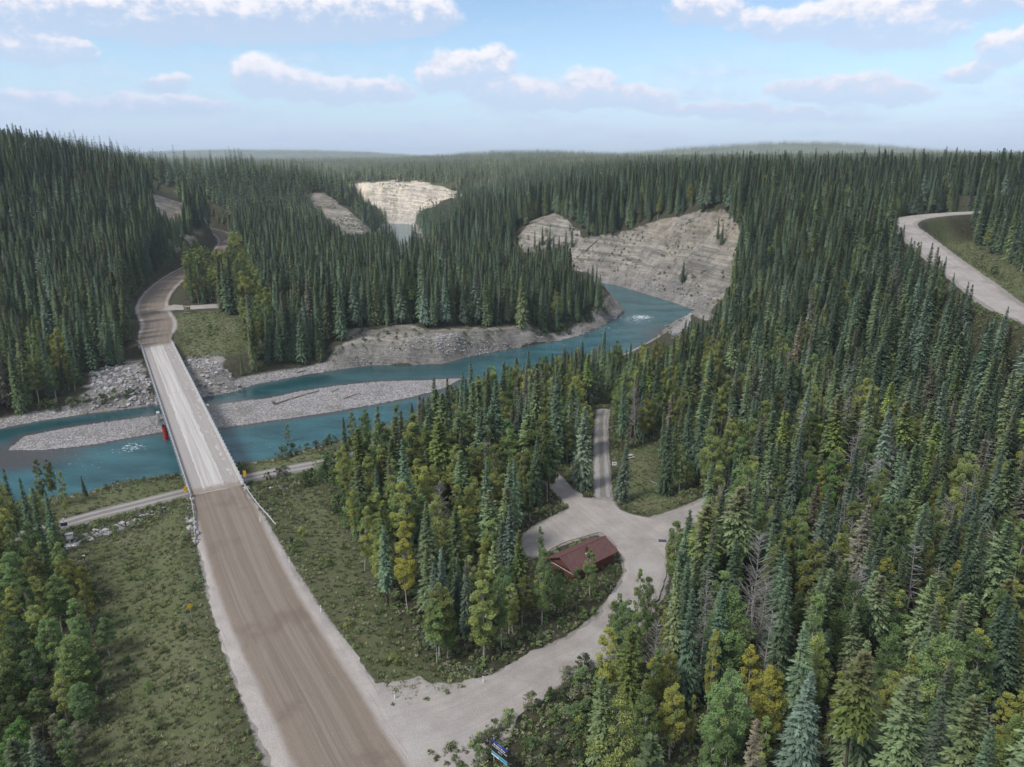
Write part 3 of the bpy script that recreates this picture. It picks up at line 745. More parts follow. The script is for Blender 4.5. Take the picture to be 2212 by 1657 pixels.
M_PALE = simple('pale_bark', (0.34, 0.325, 0.275), .9, .45, 2.5)
M_DEAD = simple('dead_wood', (0.27, 0.255, 0.24), .95, .35, 2.0)
M_LOG = simple('driftwood', (0.21, 0.19, 0.17), .95, .35, 2.0)

def trunk_v(h, r, n=6, seg=5, lean=0.0, seed=0, top=.12):
    q = np.random.default_rng(seed); V, F = [], []
    off = np.cumsum(q.normal(0, 1, (seg + 1, 2)) * h * .006, 0)
    for i in range(seg + 1):
        f = i / seg
        for j in range(n):
            a = 2 * math.pi * j / n; rr = r * (1 - f * (1 - top)) * (1.35 if i == 0 else 1)
            V.append((off[i, 0] + rr * math.cos(a) + lean * f * h, off[i, 1] + rr * math.sin(a), f * h - (.25 if i == 0 else 0)))
    for i in range(seg):
        for j in range(n): F.append((i * n + j, i * n + (j + 1) % n, (i + 1) * n + (j + 1) % n, (i + 1) * n + j))
    return np.array(V), np.array(F), off

def limb(V, F, a, c, r0, r1, n=3):
    a, c = np.asarray(a, float), np.asarray(c, float)
    t = c - a; t /= np.linalg.norm(t) + 1e-9
    u = np.cross(t, [0, 0, 1.0]); u = u / (np.linalg.norm(u) + 1e-9) if np.linalg.norm(u) > 1e-3 else np.array([1., 0, 0])
    w = np.cross(t, u); k = len(V)
    for p_, r in ((a, r0), (c, r1)):
        for j in range(n):
            g = 2 * math.pi * j / n; V.append(p_ + (u * math.cos(g) + w * math.sin(g)) * r)
    for j in range(n): F.append((k + j, k + (j + 1) % n, k + n + (j + 1) % n, k + n + j))

def spruce_crown(h, Rm, wh, nb, ns, seed, base=.05, up=0.0, wid=.26, power=.85, gap=0.0):
    q = np.random.default_rng(seed); V, RN, HT = [], [], []
    for i in range(wh):
        fi = (i + q.uniform(-.35, .35)) / wh
        z = h * (base + (1 - base) * np.clip(fi, 0, 1) ** .92)
        f = 1 - (z / h - base) / (1 - base)
        Lw = Rm * (f ** power) * (1.0 if f < .85 else 1.0 - (f - .85) * 1.8) + .12
        n = max(4, int(nb * (.55 + .45 * f)))
        for j in range(n):
            if q.random() < gap: continue
            a = 2 * math.pi * (j + q.uniform(-.4, .4)) / n + i * 1.3
            L = Lw * q.uniform(.5, 1.28)
            slope = up + .35 * (1 - f) - .22 * f + q.normal(0, .06); sag = .28 * f
            d = np.array([math.cos(a), math.sin(a)]); s_ = np.array([-d[1], d[0]]); rb = q.random()
            for k in range(ns):
                s = (k + .6) / ns
                c = np.array([d[0] * L * s, d[1] * L * s, z + L * (slope * s - sag * s * s) + q.normal(0, .04)])
                if k == ns - 1: th = 0.0
                else: th = (1 if k % 2 else -1) * q.uniform(.5, 1.0)
                dd = np.array([*(d * math.cos(th) + s_ * math.sin(th)), slope - 2 * sag * s + q.uniform(-.45, .1)])
                dd /= np.linalg.norm(dd)
                l = (.34 * L * (1.1 - .5 * s) + .16) * q.uniform(.8, 1.25); w = wid * (.55 + .45 * f) * q.uniform(.7, 1.3)
                sd_ = np.cross(dd, [0, 0, 1.0]); sd_ /= np.linalg.norm(sd_) + 1e-6
                nz = q.uniform(-.5, .5); sd_ = sd_ * math.cos(nz) + np.array([0, 0, math.sin(nz)])
                V += [c - dd * l * .3, c + dd * l * .25 + sd_ * w, c + dd * l, c + dd * l * .25 - sd_ * w - np.array([0, 0, .06])]
                RN += [rb * .6 + q.random() * .4] * 4; HT += [z / h] * 4
    # leader
    for k in range(3):
        a = k * 2.1; e = np.array([math.cos(a), math.sin(a), 0]) * .1
        V += [np.array([0, 0, h * .95]) - e, np.array([0, 0, h * .97]) + e * 1.4, np.array([0, 0, h * 1.012]), np.array([0, 0, h * .96]) - e]
        RN += [.5] * 4; HT += [1.0] * 4
    V = np.array(V); F = np.arange(len(V)).reshape(-1, 4)
    return V, F, np.array(RN), np.array(HT)

def broad_crown(h, Rm, cb, ncl, nl, seed, leaf=.34, csz=.75, lean=0):
    q = np.random.default_rng(seed); V, RN, YE, C = [], [], [], []
    zb = h * cb
    for i in range(ncl):
        g = q.beta(1.25, 1.15); env = Rm * (math.sin(math.pi * min(1, g * .84 + .13))) ** .75
        a = q.uniform(0, 2 * math.pi); r = env * math.sqrt(q.uniform(.08, 1)) * .92
        c = np.array([r * math.cos(a), r * math.sin(a), zb + g * (h - zb) * .97]); C.append(c)
        cs = csz * q.uniform(.6, 1.2) * (.65 + .35 * (1 - g)); rb = q.random(); yb = np.clip(q.normal(.5, .22), 0, 1)
        k = int(nl * q.uniform(.6, 1.3))
        P = q.normal(0, 1, (k, 3)); P /= np.linalg.norm(P, axis=1)[:, None] + 1e-9
        P = c + P * (q.uniform(.25, 1, (k, 1)) ** .6) * cs * np.array([1, 1, .85])
        out = P - np.array([0, 0, h * .45]); out /= np.linalg.norm(out, axis=1)[:, None]
        N = out * .5 + q.normal(0, .55, (k, 3)) + np.array([0, 0, .45]); N /= np.linalg.norm(N, axis=1)[:, None]
        T = np.cross(N, q.normal(0, 1, (k, 3))); T /= np.linalg.norm(T, axis=1)[:, None] + 1e-9
        B = np.cross(N, T); s = leaf * q.uniform(.55, 1.2, (k, 1))
        quad = np.stack([P - T * s * .6, P + B * s * .38, P + T * s * .6, P - B * s * .38], 1).reshape(-1, 3)
        V.append(quad); RN.append(np.repeat(rb * .65 + q.random(k) * .35, 4)); YE.append(np.repeat(np.clip(yb + q.normal(0, .07, k), 0, 1), 4))
    V = np.concatenate(V); F = np.arange(len(V)).reshape(-1, 4)
    return V, F, np.concatenate(RN), np.concatenate(YE), C

class Kind:
    "one shape of tree: a trunk mesh and a crown mesh, built once and shared"
    def __init__(s, name, h, trunk, crown, rad): s.name, s.h, s.trunk, s.crown, s.rad = name, h, trunk, crown, rad

def mk_spruce(name, h, Rm, wh, nb, ns, seed, base=.05, up=0.0, wid=.26, power=.85, gap=0.0, bark=None, stubs=True):
    tv, tf, _ = trunk_v(h * .93, .009 * h + .04, 6, 4, 0, seed)
    Vl, Fl = list(tv), [tuple(f) for f in tf]
    if stubs and base > .15:
        q = np.random.default_rng(seed + 5)
        for k in range(int(22 * base)):
            z = h * q.uniform(.12, base); a = q.uniform(0, 6.28); L = q.uniform(.5, 1.3)
            limb(Vl, Fl, (0, 0, z), (math.cos(a) * L, math.sin(a) * L, z + q.uniform(-.3, .2)), .035, .012)
    tr = mesh_np(name + '_trunk', np.array(Vl), np.array(Fl), bark or M_BARK, True)
    V, F, RN, HT = spruce_crown(h, Rm, wh, nb, ns, seed, base, up, wid, power, gap)
    cr = mesh_np(name + '_crown', V, F, M_NEEDLE, False, {'rnd': ('POINT', RN), 'ht': ('POINT', HT)})
    return Kind(name, h, tr, cr, Rm)

def mk_broad(name, h, Rm, cb, ncl, nl, seed, leaf=.34, csz=.75, bark=None, tr_r=None):
    V, F, RN, YE, C = broad_crown(h, Rm, cb, ncl, nl, seed, leaf, csz)
    tv, tf, off = trunk_v(h * .9, tr_r or (.007 * h + .03), 6, 5, 0, seed)
    Vl, Fl = list(tv), [tuple(f) for f in tf]
    for c in C[::2]:
        z0 = max(h * .12, c[2] - np.hypot(c[0], c[1]) * 1.1 - .4)
        limb(Vl, Fl, (0, 0, z0), c, .05 * h / 14 + .015, .012)
    tr = mesh_np(name + '_trunk', np.array(Vl), np.array(Fl), bark or M_PALE, True)
    cr = mesh_np(name + '_crown', V, F, M_LEAF, False, {'rnd': ('POINT', RN), 'yel': ('POINT', YE)})
    return Kind(name, h, tr, cr, Rm)

def mk_snag(name, h, seed, nb=40, Lm=1.6, upw=.5):
    q = np.random.default_rng(seed)
    tv, tf, _ = trunk_v(h, .008 * h + .05, 6, 6, q.uniform(-.05, .05), seed, .08)
    tr = mesh_np(name + '_trunk', tv, tf, M_DEAD, True); Vl, Fl = [], []
    for k in range(nb):
        g = q.uniform(.3, .98); z = h * g; a = q.uniform(0, 6.28); L = Lm * (1.15 - g) * q.uniform(.5, 1.3) + .25
        p0 = tv[:, :2].mean(0) * 0; i = int(g * 6); ctr = tv[i * 6:i * 6 + 6, :2].mean(0)
        p0 = np.array([ctr[0], ctr[1], z]); p1 = p0 + np.array([math.cos(a) * L, math.sin(a) * L, L * (upw + q.uniform(-.3, .3))])
        limb(Vl, Fl, p0, p1, .045, .012)
        for e in range(2):
            t = q.uniform(.4, .9); s = p0 + (p1 - p0) * t; a2 = a + q.uniform(-1, 1)
            limb(Vl, Fl, s, s + np.array([math.cos(a2), math.sin(a2), q.uniform(0, .6)]) * L * .4, .022, .008)
    cr = mesh_np(name + '_branches', np.array(Vl), np.array(Fl), M_DEAD, True)
    return Kind(name, h, tr, cr, Lm)

SPRUCE = [mk_spruce('spruce', 18, [1.7, 2.0, 1.45, 2.3, 1.8, 2.1, 1.3, 1.9][i], [62, 58, 60, 56, 64, 60, 58, 48][i], 10, 9, 100 + i, base=[.05, .10, .04, .16, .07, .03, .24, .12][i], wid=[.15, .17, .14, .17, .16, .16, .14, .16][i], power=[.8, .95, .75, 1.05, .7, .9, .6, .8][i], gap=[.08, .12, .1, .15, .08, .14, .2, .3][i]) for i in range(8)]
PINE = [mk_spruce('pine', 18, 1.6 + .2 * i, 40, 10, 8, 130 + i, base=[.42, .55, .34][i], up=.3, wid=.19, power=.6, gap=.1) for i in range(3)]
POPLAR = [mk_broad('poplar', 14, [1.75, 2.1, 1.5, 2.5, 1.9][i], [.25, .30, .18, .22, .36][i], [66, 74, 56, 96, 58][i], 185, 200 + i, .175, [.72, .8, .65, .85, .72][i]) for i in range(5)]
POPLAR.append(mk_broad('poplar', 16, 3.3, .10, 240, 120, 219, .18, .85))
SNAG = [mk_snag('snag', 14, 240 + i, [34, 60, 90][i], [1.6, 2.0, 2.6][i], [.5, .2, .9][i]) for i in range(3)]
SHRUB = [mk_broad('shrub', 2.4, [1.5, 1.2, 1.7][i], .02, [24, 20, 28][i], 46, 260 + i, .17, .5, M_BARK, .03) for i in range(3)]
SAPLING = [mk_spruce('young_spruce', 2.4, .8, 12, 7, 4, 280, .03, wid=.14)]

GREEN = {'spruce_dark': (.100, .150, .088), 'spruce_blue': (.132, .176, .124), 'spruce_olive': (.134, .170, .084), 'pine': (.130, .172, .078), 'pine_bright': (.17, .22, .06), 'spruce_brown': (.175, .165, .118),
         'poplar': (.145, .205, .075), 'poplar_dark': (.11, .165, .068), 'poplar_yel': (.22, .255, .085), 'poplar_bright': (.095, .185, .050), 'willow': (.15, .165, .11), 'bush': (.105, .148, .062), 'wolf': (.20, .22, .19)}

def plant(kind, name, x, y, h, rz, color, alpha=0.0, lean=(0, 0), wide=1.0, label=None, cat='tree', group=None, z=None, trunk=True, parts=('trunk', 'crown')):
    e = empty(name, (x, y, (H1(x, y) if z is None else z) - .05), rz)
    s = h / kind.h; e.scale = (s * wide, s * wide, s)
    e.rotation_euler = (lean[0], lean[1], rz)
    t = link(parts[0], kind.trunk, e)
    c = link(parts[1], kind.crown, e); c.color = (*color, alpha)
    return tag(e, label, cat, group)

# ------------------------------------------------------------------ where trees grow
CLEAR = [
 [(300,745),(280,690),(300,640),(380,585),(400,600),(350,650),(470,655),(465,672),(365,680),(372,738),(530,1045),(580,1140),(690,1300),(860,1525),(1000,1480),(1250,1385),(1310,1340),(1340,1350),(1300,1400),(1180,1490),(1030,1590),(1000,1700),(530,1700),(465,1400),(415,1150),(395,1060)],
 [(550,1060),(690,1040),(735,1130),(780,1220),(840,1340),(900,1420),(1000,1480),(860,1525),(690,1300)],
 [(150,1165),(400,1075),(430,1250),(470,1400),(540,1700),(215,1700),(265,1500),(240,1420),(240,1300),(200,1230)],
 [(-50,905),(340,870),(400,1065),(150,1135),(140,1060),(100,1060),(-50,1010)],
 [(430,850),(540,830),(800,788),(960,785),(1120,750),(1330,690),(1322,640),(1308,612),(1520,682),(1480,690),(1470,720),(1440,735),(1300,740),(1100,775),(990,820),(890,862),(720,955),(720,990),(540,1040),(480,930)],
 [(1120,1165),(1200,1090),(1213,1045),(1280,1075),(1288,900),(1312,900),(1318,1070),(1340,990),(1405,955),(1400,1040),(1470,1080),(1500,1105),(1490,1130),(1415,1170),(1415,1235),(1375,1262),(1370,1190),(1335,1165),(1330,1200),(1290,1215),(1230,1240),(1195,1225),(1190,1190),(1150,1195)],
 [(1108,522),(1160,472),(1200,458),(1245,478),(1250,505),(1200,515),(1150,530)],
 [(1230,565),(1268,540),(1335,517),(1450,486),(1565,470),(1590,530),(1570,620),(1530,685),(1300,612)],
 [(772,410),(860,398),(990,424),(935,440),(890,448),(866,474),(850,474),(842,452)],
 [(672,426),(706,422),(740,448),(770,472),(805,499),(750,502),(715,470)],
 [(1950,465),(2085,452),(2090,472),(2015,490),(2100,600),(2260,650),(2260,690),(2110,626),(2062,578),(2046,540),(1960,497)],
 [(2015,490),(2100,600),(2260,655),(2260,620),(2120,530),(2045,480)],
 [(405,490),(450,487),(500,525),(475,540),(440,530)],
 [(370,680),(470,670),(520,690),(525,760),(440,770),(400,770)],
 [(750,792),(755,725),(850,712),(1000,718),(1110,742),(1220,725),(1310,668),(1345,668),(1330,690),(1120,755),(960,790)],
 [(328,412),(345,406),(370,406),(392,440),(392,462),(360,455),(335,438)],
 [(195,795),(305,780),(342,872),(180,892),(200,850)],
 [(385,762),(470,775),(512,842),(430,862)]]

def blocked(x, y, z, h, rad):
    bad = np.zeros(len(x), bool)
    for f, w in ((.08, .35), (.3, .8), (.55, .6), (.8, .3), (.99, 0)):
        for s in ((-1, 1) if w else (0,)):
            px, py = proj(x + s * w * rad, y, z + h * f)
            for P in CLEAR: bad |= inside(px, py, P)
    return bad

def top_at(vx, vy, h):
    "ground spot where a plant of height h has its tip in survey direction vx, vy"
    d = ray(vx, vy); t = np.geomspace(55, 900, 130)
    g = H(d[0] * t, d[1] * t) + h - (CAMZ + d[2] * t)
    k = int(np.argmax(g > 0)) if (g > 0).any() else 129
    k = max(k, 1); f = g[k - 1] / (g[k - 1] - g[k] + 1e-9); tk = t[k - 1] + (t[k] - t[k - 1]) * np.clip(f, 0, 1)
    return float(d[0] * tk), float(d[1] * tk)

MARKS = [('the red-roofed building',1260,1200),('the park sign',1080,1620),('the square lane notice',1326,1005),('the tall narrow notice',1131,1110),('the dark mat on the lot',1430,1170),
 ('the far lane end',1300,890),('the river bend',1420,700),('the gravel island head',985,818),('the right bridge end',530,1050),('the left bridge end',400,1070),
 ('the solar-panelled gauging station',150,1160),('the far roadside kiosk',405,665),('the far bridge end',340,745),('the left riprap bank',260,840),('the side road bend',1340,1340),
 ('the side road mouth',950,1540),('the plateau road',2100,600),('the plateau road curve',1980,480),('the bottom right corner',2180,1630),('the bottom left corner',30,1620),
 ('the bright golden poplar',875,1250),('the huge dense poplar',2052,1500),('the bushy pale snag',1921,1050),('the round yellow-green poplar',1880,880),('the narrow lime pine',2016,1010),
 ('the picnic table',1360,985),('the river track',720,990),('the far road curve',450,510),('the low river bluff',900,740),('the lone cliff tree',1476,580),
 ('the right picture edge',2200,1050),('the left picture edge',10,750),('the leaning grey snag',1980,930),('the young cone-shaped spruce',1348,1020),('the yard exit road',1500,1110),
 ('the bare-stemmed poplar pair',1780,1060),('the full blue-green spruce',1748,1530),('the tall grey-green spruce',1884,1480),('the bottom edge',1620,1640),('the shady lot spur',1200,1040),
 ('the lattice mast',1077,635),('the gravel spit',1465,710),('the upper cliff hollow',1180,500),('the far cutbank scar',365,440)]
def place_words(vx, vy, x, y):
    "where a plant stands, in words: the nearest thing one can find, and on which side of it"
    nm, mx, my = min(MARKS, key=lambda t: (t[1] - vx) ** 2 + 1.6 * (t[2] - vy) ** 2)
    dx, dy = vx - mx, vy - my
    h_ = 'right of' if dx > 0 else 'left of'; v_ = 'in front of' if dy > 0 else 'behind'
    r = h_ if abs(dx) > 2.2 * abs(dy) else v_ if abs(dy) > 2.2 * abs(dx) else f"{'before' if dy > 0 else 'behind'} and {h_}"
    if 'edge' in nm or 'corner' in nm: r = 'near'
    return f"{'close ' if math.hypot(dx, dy) < 45 and r != 'near' else ''}{r} {nm}"
NAMED = []      # (object, survey x) of every plant, for telling look-alikes apart at the end

HEROES = []   # (kind list, index, vx, vy, height, colour key, yellow, wide, adjectives)
def hero(k, i, pts, h, c, al=0.0, wide=1.0, adj=''):
    for j, (vx, vy) in enumerate(pts): HEROES.append((k, (i + j), vx, vy, h, c, al, wide, adj))
hero('S', 0, [(1306,713),(1257,738),(1139,757),(1219,751),(1089,787),(1049,795),(1017,784),(992,803),(936,815),(964,817),(910,857),(923,857),(995,854),(1140,850),(1124,842),(1030,883)], 17, 'spruce_dark')
hero('S', 1, [(1074,819),(1206,813)], 20, 'spruce_dark', wide=1.25, adj='broad tall')
hero('S', 2, [(848,898)], 18, 'spruce_olive', wide=1.5, adj='broad pale')
hero('S', 3, [(807,875)], 17, 'spruce_olive', adj='olive')
hero('S', 4, [(741,901)], 10, 'spruce_dark', adj='thin small')
hero('S', 0, [(1262,875)], 17.5, 'spruce_blue', wide=1.3, adj='full bluish')
hero('S', 2, [(1348,958)], 12, 'spruce_blue', wide=1.5, adj='young cone-shaped')
hero('S', 1, [(1100,1089)], 16, 'spruce_blue', wide=1.0, adj='tall silvery blue')
hero('S', 4, [(1081,1133)], 13, 'spruce_blue', adj='slim blue')
hero('S', 5, [(913,1121),(954,1121)], 10, 'spruce_blue', adj='small blue')
hero('S', 0, [(954,1180),(935,1215),(1005,1205)], 12, 'spruce_blue')
hero('S', 3, [(1043,995),(1097,998),(1553,1060),(1489,1101),(1547,1136),(1498,1271),(1556,1257),(1629,1038),(1495,857),(1682,857),(1448,902),(1492,872)], 16, 'spruce_dark')
hero('S', 2, [(1468,1215),(1776,1241),(1788,1225)], 16, 'spruce_olive', adj='olive')
hero('S', 1, [(1748,1443)], 14, 'spruce_blue', wide=1.35, adj='full blue-green')
hero('S', 3, [(1884,1386)], 17, 'spruce_olive', wide=1.2, adj='tall grey-green')
hero('S', 4, [(2162,1277),(2206,1312),(2024,1303),(1745,1338),(1697,1241),(2064,1099),(2122,891),(2156,827),(1703,1201),(1877,1167)], 16, 'spruce_dark')
hero('S', 5, [(1366,1412)], 7, 'spruce_blue', adj='little blue')
hero('S', 0, [(44,1029),(96,1063),(65,1053),(3,1008)], 14, 'spruce_dark', wide=.8)
hero('S', 1, [(178,1026)], 5, 'spruce_dark', adj='lone small riverside')
hero('S', 0, [(1155,498),(1172,490),(1187,484),(1166,512),(1222,497),(1236,492),(1208,508),(1196,514),(1182,506),(1562,478),(1553,470)], 11, 'spruce_dark')
hero('S', 3, [(1476,566)], 11, 'spruce_dark', wide=1.2, adj='lone dark')
hero('B', 1, [(1492,716),(1512,706),(1530,700),(1548,690),(1470,738),(1500,735)], 8, 'poplar', .1, 1.0)
hero('S', 2, [(1288,578),(1296,592),(1280,572),(1270,578),(1292,600)], 16, 'spruce_dark')
hero('P', 0, [(2016,953)], 15, 'pine_bright', wide=.8, adj='narrow bright lime')
hero('P', 1, [(1986,1004)], 13, 'pine_bright', wide=.8, adj='short bright lime')
hero('P', 2, [(1842,1212),(1897,1232),(1899,1246),(1679,1154)], 15, 'pine', adj='bright green')
hero('B', 0, [(1185,790),(1332,734),(1276,760)], 14, 'poplar', .12)
hero('B', 3, [(1162,907)], 16, 'poplar', .1, 1.5, 'large spreading green')
hero('B', 1, [(1095,925)], 14, 'poplar', .12, 1.3, 'broad green')
hero('B', 0, [(1065,963),(980,957)], 14, 'poplar_yel', .15, .8, 'slender yellow-green')
hero('B', 1, [(916,1007)], 13, 'poplar_yel', .42, 1.0, 'tall yellowing')
hero('B', 0, [(872,1039)], 13, 'poplar_yel', .62, 1.2, 'round yellow')
hero('B', 2, [(866,1118)], 12, 'poplar_yel', .75, 1.0, 'slim golden')
hero('B', 4, [(875,1165)], 11.5, 'poplar_yel', .97, 1.0, 'bright golden lone')
hero('B', 0, [(779,1095),(819,1106)], 11, 'poplar_yel', .3, .9, 'yellow-green')
hero('B', 1, [(942,1065),(983,1042),(1021,1030),(1001,1092)], 13, 'poplar_yel', .25, .9, 'olive yellow')
hero('B', 2, [(1168,1133)], 7, 'poplar', .1, .8, 'small dark')
hero('B', 0, [(757,889),(901,884)], 11, 'poplar_yel', .2, .8, 'riverside yellow-green')
hero('B', 1, [(779,881),(854,869)], 13, 'poplar', .0, .9, 'riverside green')
hero('B', 2, [(1068,798)], 14, 'poplar_yel', .4, .7, 'yellow-topped')
hero('B', 0, [(1232,775)], 13, 'poplar_yel', .4, .7, 'yellow')
hero('B', 3, [(1547,922),(1583,905)], 15, 'poplar_yel', .15, .9, 'olive')
hero('B', 0, [(1465,1127)], 12, 'poplar', .1, 1.0, 'green')
hero('B', 2, [(1380,1224),(1404,1245)], 10, 'poplar', .1, .7, 'thin sparse')
hero('B', 1, [(1336,1283)], 10, 'poplar', .08, .9, 'leafy green')
hero('B', 0, [(1172,1183)], 12, 'poplar', .12, .85, 'tall slim')
hero('B', 4, [(1278,1186)], 8, 'poplar', .05, 1.0, 'small dark-leaved')
hero('B', 2, [(1248,1221),(1207,1236)], 7, 'poplar', .08, 1.0, 'small leafy')
hero('B', 0, [(1043,1251)], 11.5, 'poplar_yel', .25, 1.35, 'full yellow-green')
hero('B', 1, [(1081,1242)], 11, 'poplar', .1, .7, 'slender')
hero('B', 2, [(1433,1312)], 8, 'poplar_yel', .75, .6, 'slim orange-yellow')
hero('B', 0, [(1312,1355)], 10, 'poplar_yel', .68, 1.1, 'yellow-orange roadside')
hero('B', 4, [(1408,1408),(1447,1412)], 9.5, 'poplar_yel', .3, .8, 'yellow-green')
hero('B', 1, [(1456,1478)], 9.5, 'poplar_yel', .88, 1.0, 'vivid yellow')
hero('B', 2, [(1500,1496)], 7.5, 'poplar_yel', .8, .5, 'thin orange')
hero('B', 0, [(1544,1360)], 11, 'poplar_yel', .6, .6, 'sparse yellow')
hero('B', 4, [(1627,1399),(1673,1439)], 10, 'poplar_yel', .65, 1.0, 'yellowing')
hero('B', 1, [(1592,1504),(1649,1544)], 8, 'poplar', .1, 1.1, 'green')
hero('B', 5, [(2052,1373)], 16, 'poplar', .1, 1.0, 'huge dense green')
hero('B', 2, [(1816,1447),(1934,1447),(1969,1412)], 10, 'poplar_yel', .3, .8, 'olive yellow')
hero('B', 0, [(2184,1496)], 9, 'poplar_yel', .55, 1.1, 'bushy yellow')
hero('B', 1, [(1934,1347)], 12, 'poplar', .1, .9, 'green')
hero('B', 2, [(1873,1623),(1342,1575)], 5, 'poplar', .15, 1.1, 'low green')
hero('B', 4, [(1290,1557)], 5, 'poplar_yel', .7, .6, 'little yellow')
hero('B', 3, [(1880,816)], 14, 'poplar_yel', .3, 1.2, 'round yellow-green')
hero('B', 1, [(1754,997),(1803,997)], 15, 'poplar_bright', .0, .7, 'bright green bare-stemmed')
hero('B', 0, [(1730,1096),(1812,1150),(1958,1110)], 13, 'poplar_yel', .15, 1.1, 'light green')
hero('B', 2, [(1999,1082),(1883,925),(2118,1126)], 13, 'poplar', .05, 1.1, 'dark green')
hero('B', 0, [(72,995),(99,991),(123,1012)], 10, 'poplar_yel', .15, .7, 'thin riverside')
hero('B', 3, [(58,1131),(85,1169),(15,1190),(40,1250)], 11, 'poplar', .12, 1.1)
hero('B', 1, [(110,1240),(160,1290),(30,1330),(95,1330),(150,1370),(60,1400),(10,1420)], 9, 'poplar', .08, 1.3)
hero('B', 2, [(130,1440),(170,1470),(70,1490),(20,1520),(190,1400),(220,1330)], 6, 'poplar_dark', .05, 1.4)
hero('B', 0, [(20,1575),(35,1545),(5,1600)], 7, 'poplar_bright', .2, 1.1, 'lime green')
hero('B', 2, [(110,1540),(160,1560),(90,1600)], 4.5, 'willow', .0, 1.3, 'greyish')
hero('B', 0, [(174,710)], 12, 'poplar_yel', .6, .9, 'golden')
hero('B', 1, [(92,734)], 11, 'poplar_yel', .2, .9, 'light green')
hero('B', 2, [(137,737)], 11, 'poplar_yel', .5, .8, 'yellowing')
hero('B', 0, [(181,566)], 14, 'poplar', .0, .9, 'blue-green')
hero('B', 0, [(396,522),(430,530),(495,522),(478,540),(403,562),(509,560),(450,560),(470,575),(420,590),(510,590),(490,600)], 13, 'poplar_yel', .25, 1.0, 'yellow-green')
hero('B', 2, [(553,635),(598,679),(575,660)], 13, 'poplar_yel', .3, .9, 'yellow-green')
hero('B', 4, [(697,669)], 9, 'poplar_yel', .7, .7, 'small golden')
hero('B', 2, [(615,912)], 7, 'poplar_yel', .35, .8, 'small yellow')
hero('D', 0, [(1603,1257),(1533,1221),(1653,1250),(1664,1320),(1531,1263)], 13, None)
hero('D', 1, [(1846,936),(1868,1241),(1795,1191),(1870,1212)], 14, None, wide=1.2)
hero('D', 2, [(1921,990),(1883,990)], 12, None, wide=1.6, adj='bushy pale')
hero('D', 1, [(1968,878)], 17, None, adj='leaning grey')
hero('D', 0, [(1822,1113),(1480,1290),(1420,1330),(1720,1260)], 11, None)

FAM = {'S': (SPRUCE, 'spruce_tree', 'spruce'), 'P': (PINE, 'pine_tree', 'pine'), 'B': (POPLAR, 'poplar_tree', 'poplar'), 'D': (SNAG, 'dead_tree', 'bare dead tree')}
used_xy, n_ind = [], {'S': 0, 'P': 0, 'B': 0, 'D': 0, 'W': 0}
COLW = {'spruce_dark': 'dark green', 'spruce_blue': 'blue-green', 'spruce_olive': 'olive green', 'spruce_brown': 'brownish', 'pine': 'bright green', 'pine_bright': 'lime green', 'poplar': 'green', 'poplar_dark': 'dark green',
        'poplar_yel': 'yellow-green', 'poplar_bright': 'bright green', 'willow': 'grey-green', 'bush': 'green', None: 'grey'}
def put_tree(k, i, x, y, h, ck, al, wide, adj, z=None):
    L, nm, word = FAM[k]; kd = L[i % len(L)]
    vx, vy = proj(x, y, (H1(x, y) if z is None else z) + h * .5)
    where = place_words(vx, vy, x, y)
    size = 'tall ' if h > 17 else 'short ' if h < 9 else ''
    if adj: lab = f'{adj} {word} {where}'
    elif k == 'D': lab = f'{size}{word} {where}'
    else: lab = f'{size}{COLW[ck]} {word} {where}'
    ln = (random.gauss(0, .025), random.gauss(0, .025)) if k != 'D' else (random.gauss(0, .06), random.gauss(0, .06))
    if adj == 'leaning grey': ln = (0, .5)
    c = GREEN.get(ck, (.2, .2, .2))
    o_ = plant(kd, nm, x, y, h, random.uniform(0, 6.28) if adj != 'leaning grey' else 0, c, al, ln, wide, lab, 'dead tree' if k == 'D' else 'tree', f'{word}s {where}', z, parts=('trunk', 'branches' if k == 'D' else 'crown'))
    NAMED.append((o_, vx))
    used_xy.append((x, y)); n_ind[k] += 1

for (k, i, vx, vy, h, ck, al, wide, adj) in HEROES:
    x, y = top_at(vx, vy, h)
    put_tree(k, i, x, y, h, ck, al, wide, adj)

GOLD = [top_at(vx, vy, h) for (k, i, vx, vy, h, ck, al, wide, adj) in HEROES if al >= .6 and vy > 900]
# random growth over the rest of the forest
def cells(y0, y1, step, seed):
    q = np.random.default_rng(seed)
    yy = np.arange(y0, y1, step); X, Y = [], []
    for y in yy:
        xm = .86 * y + 45
        xs = np.arange(-xm, xm, step); X.append(xs); Y.append(np.full(len(xs), y))
    X, Y = np.concatenate(X), np.concatenate(Y)
    return X + q.uniform(-.5, .5, len(X)) * step, Y + q.uniform(-.5, .5, len(X)) * step, q
def ok_ground(x, y):
    z, rock, gravel, verge, sd = H(x, y, True); z = z.copy()
    m = (sd > 3.5) & (rock < .3 + .5 * (noise2(x, y, 9, 77) > .15)) & (gravel < .4) & (verge < .01)
    for P in MEADOW[:4]: m &= ~inside(x, y, P)
    for (hx, hy) in GOLD: m &= ~((np.abs(x - hx * y / hy) < 2.4) & (y < hy + 1) & (y > hy - 7))
    m &= ~((np.abs(x - 11.5) < 8) & (np.abs(y - 104.5) < 7))
    for k, (P, hw, sl) in ROADP.items():
        n = (x > P[:, 0].min() - 20) & (x < P[:, 0].max() + 20) & (y > P[:, 1].min() - 20) & (y < P[:, 1].max() + 20)
        if n.any():
            d, _, _ = seg_dist(x[n], y[n], P); m[np.where(n)[0][d < hw + 2.2]] = False
    s = (x - BR0[0]) * BD[0] + (y - BR0[1]) * BD[1]; t = np.abs((x - BR0[0]) * BN[0] + (y - BR0[1]) * BN[1])
    m &= ~((s > -10) & (s < BLEN + 10) & (t < 11))
    return m, z
rest = {'S': [], 'P': [], 'B': [], 'D': []}
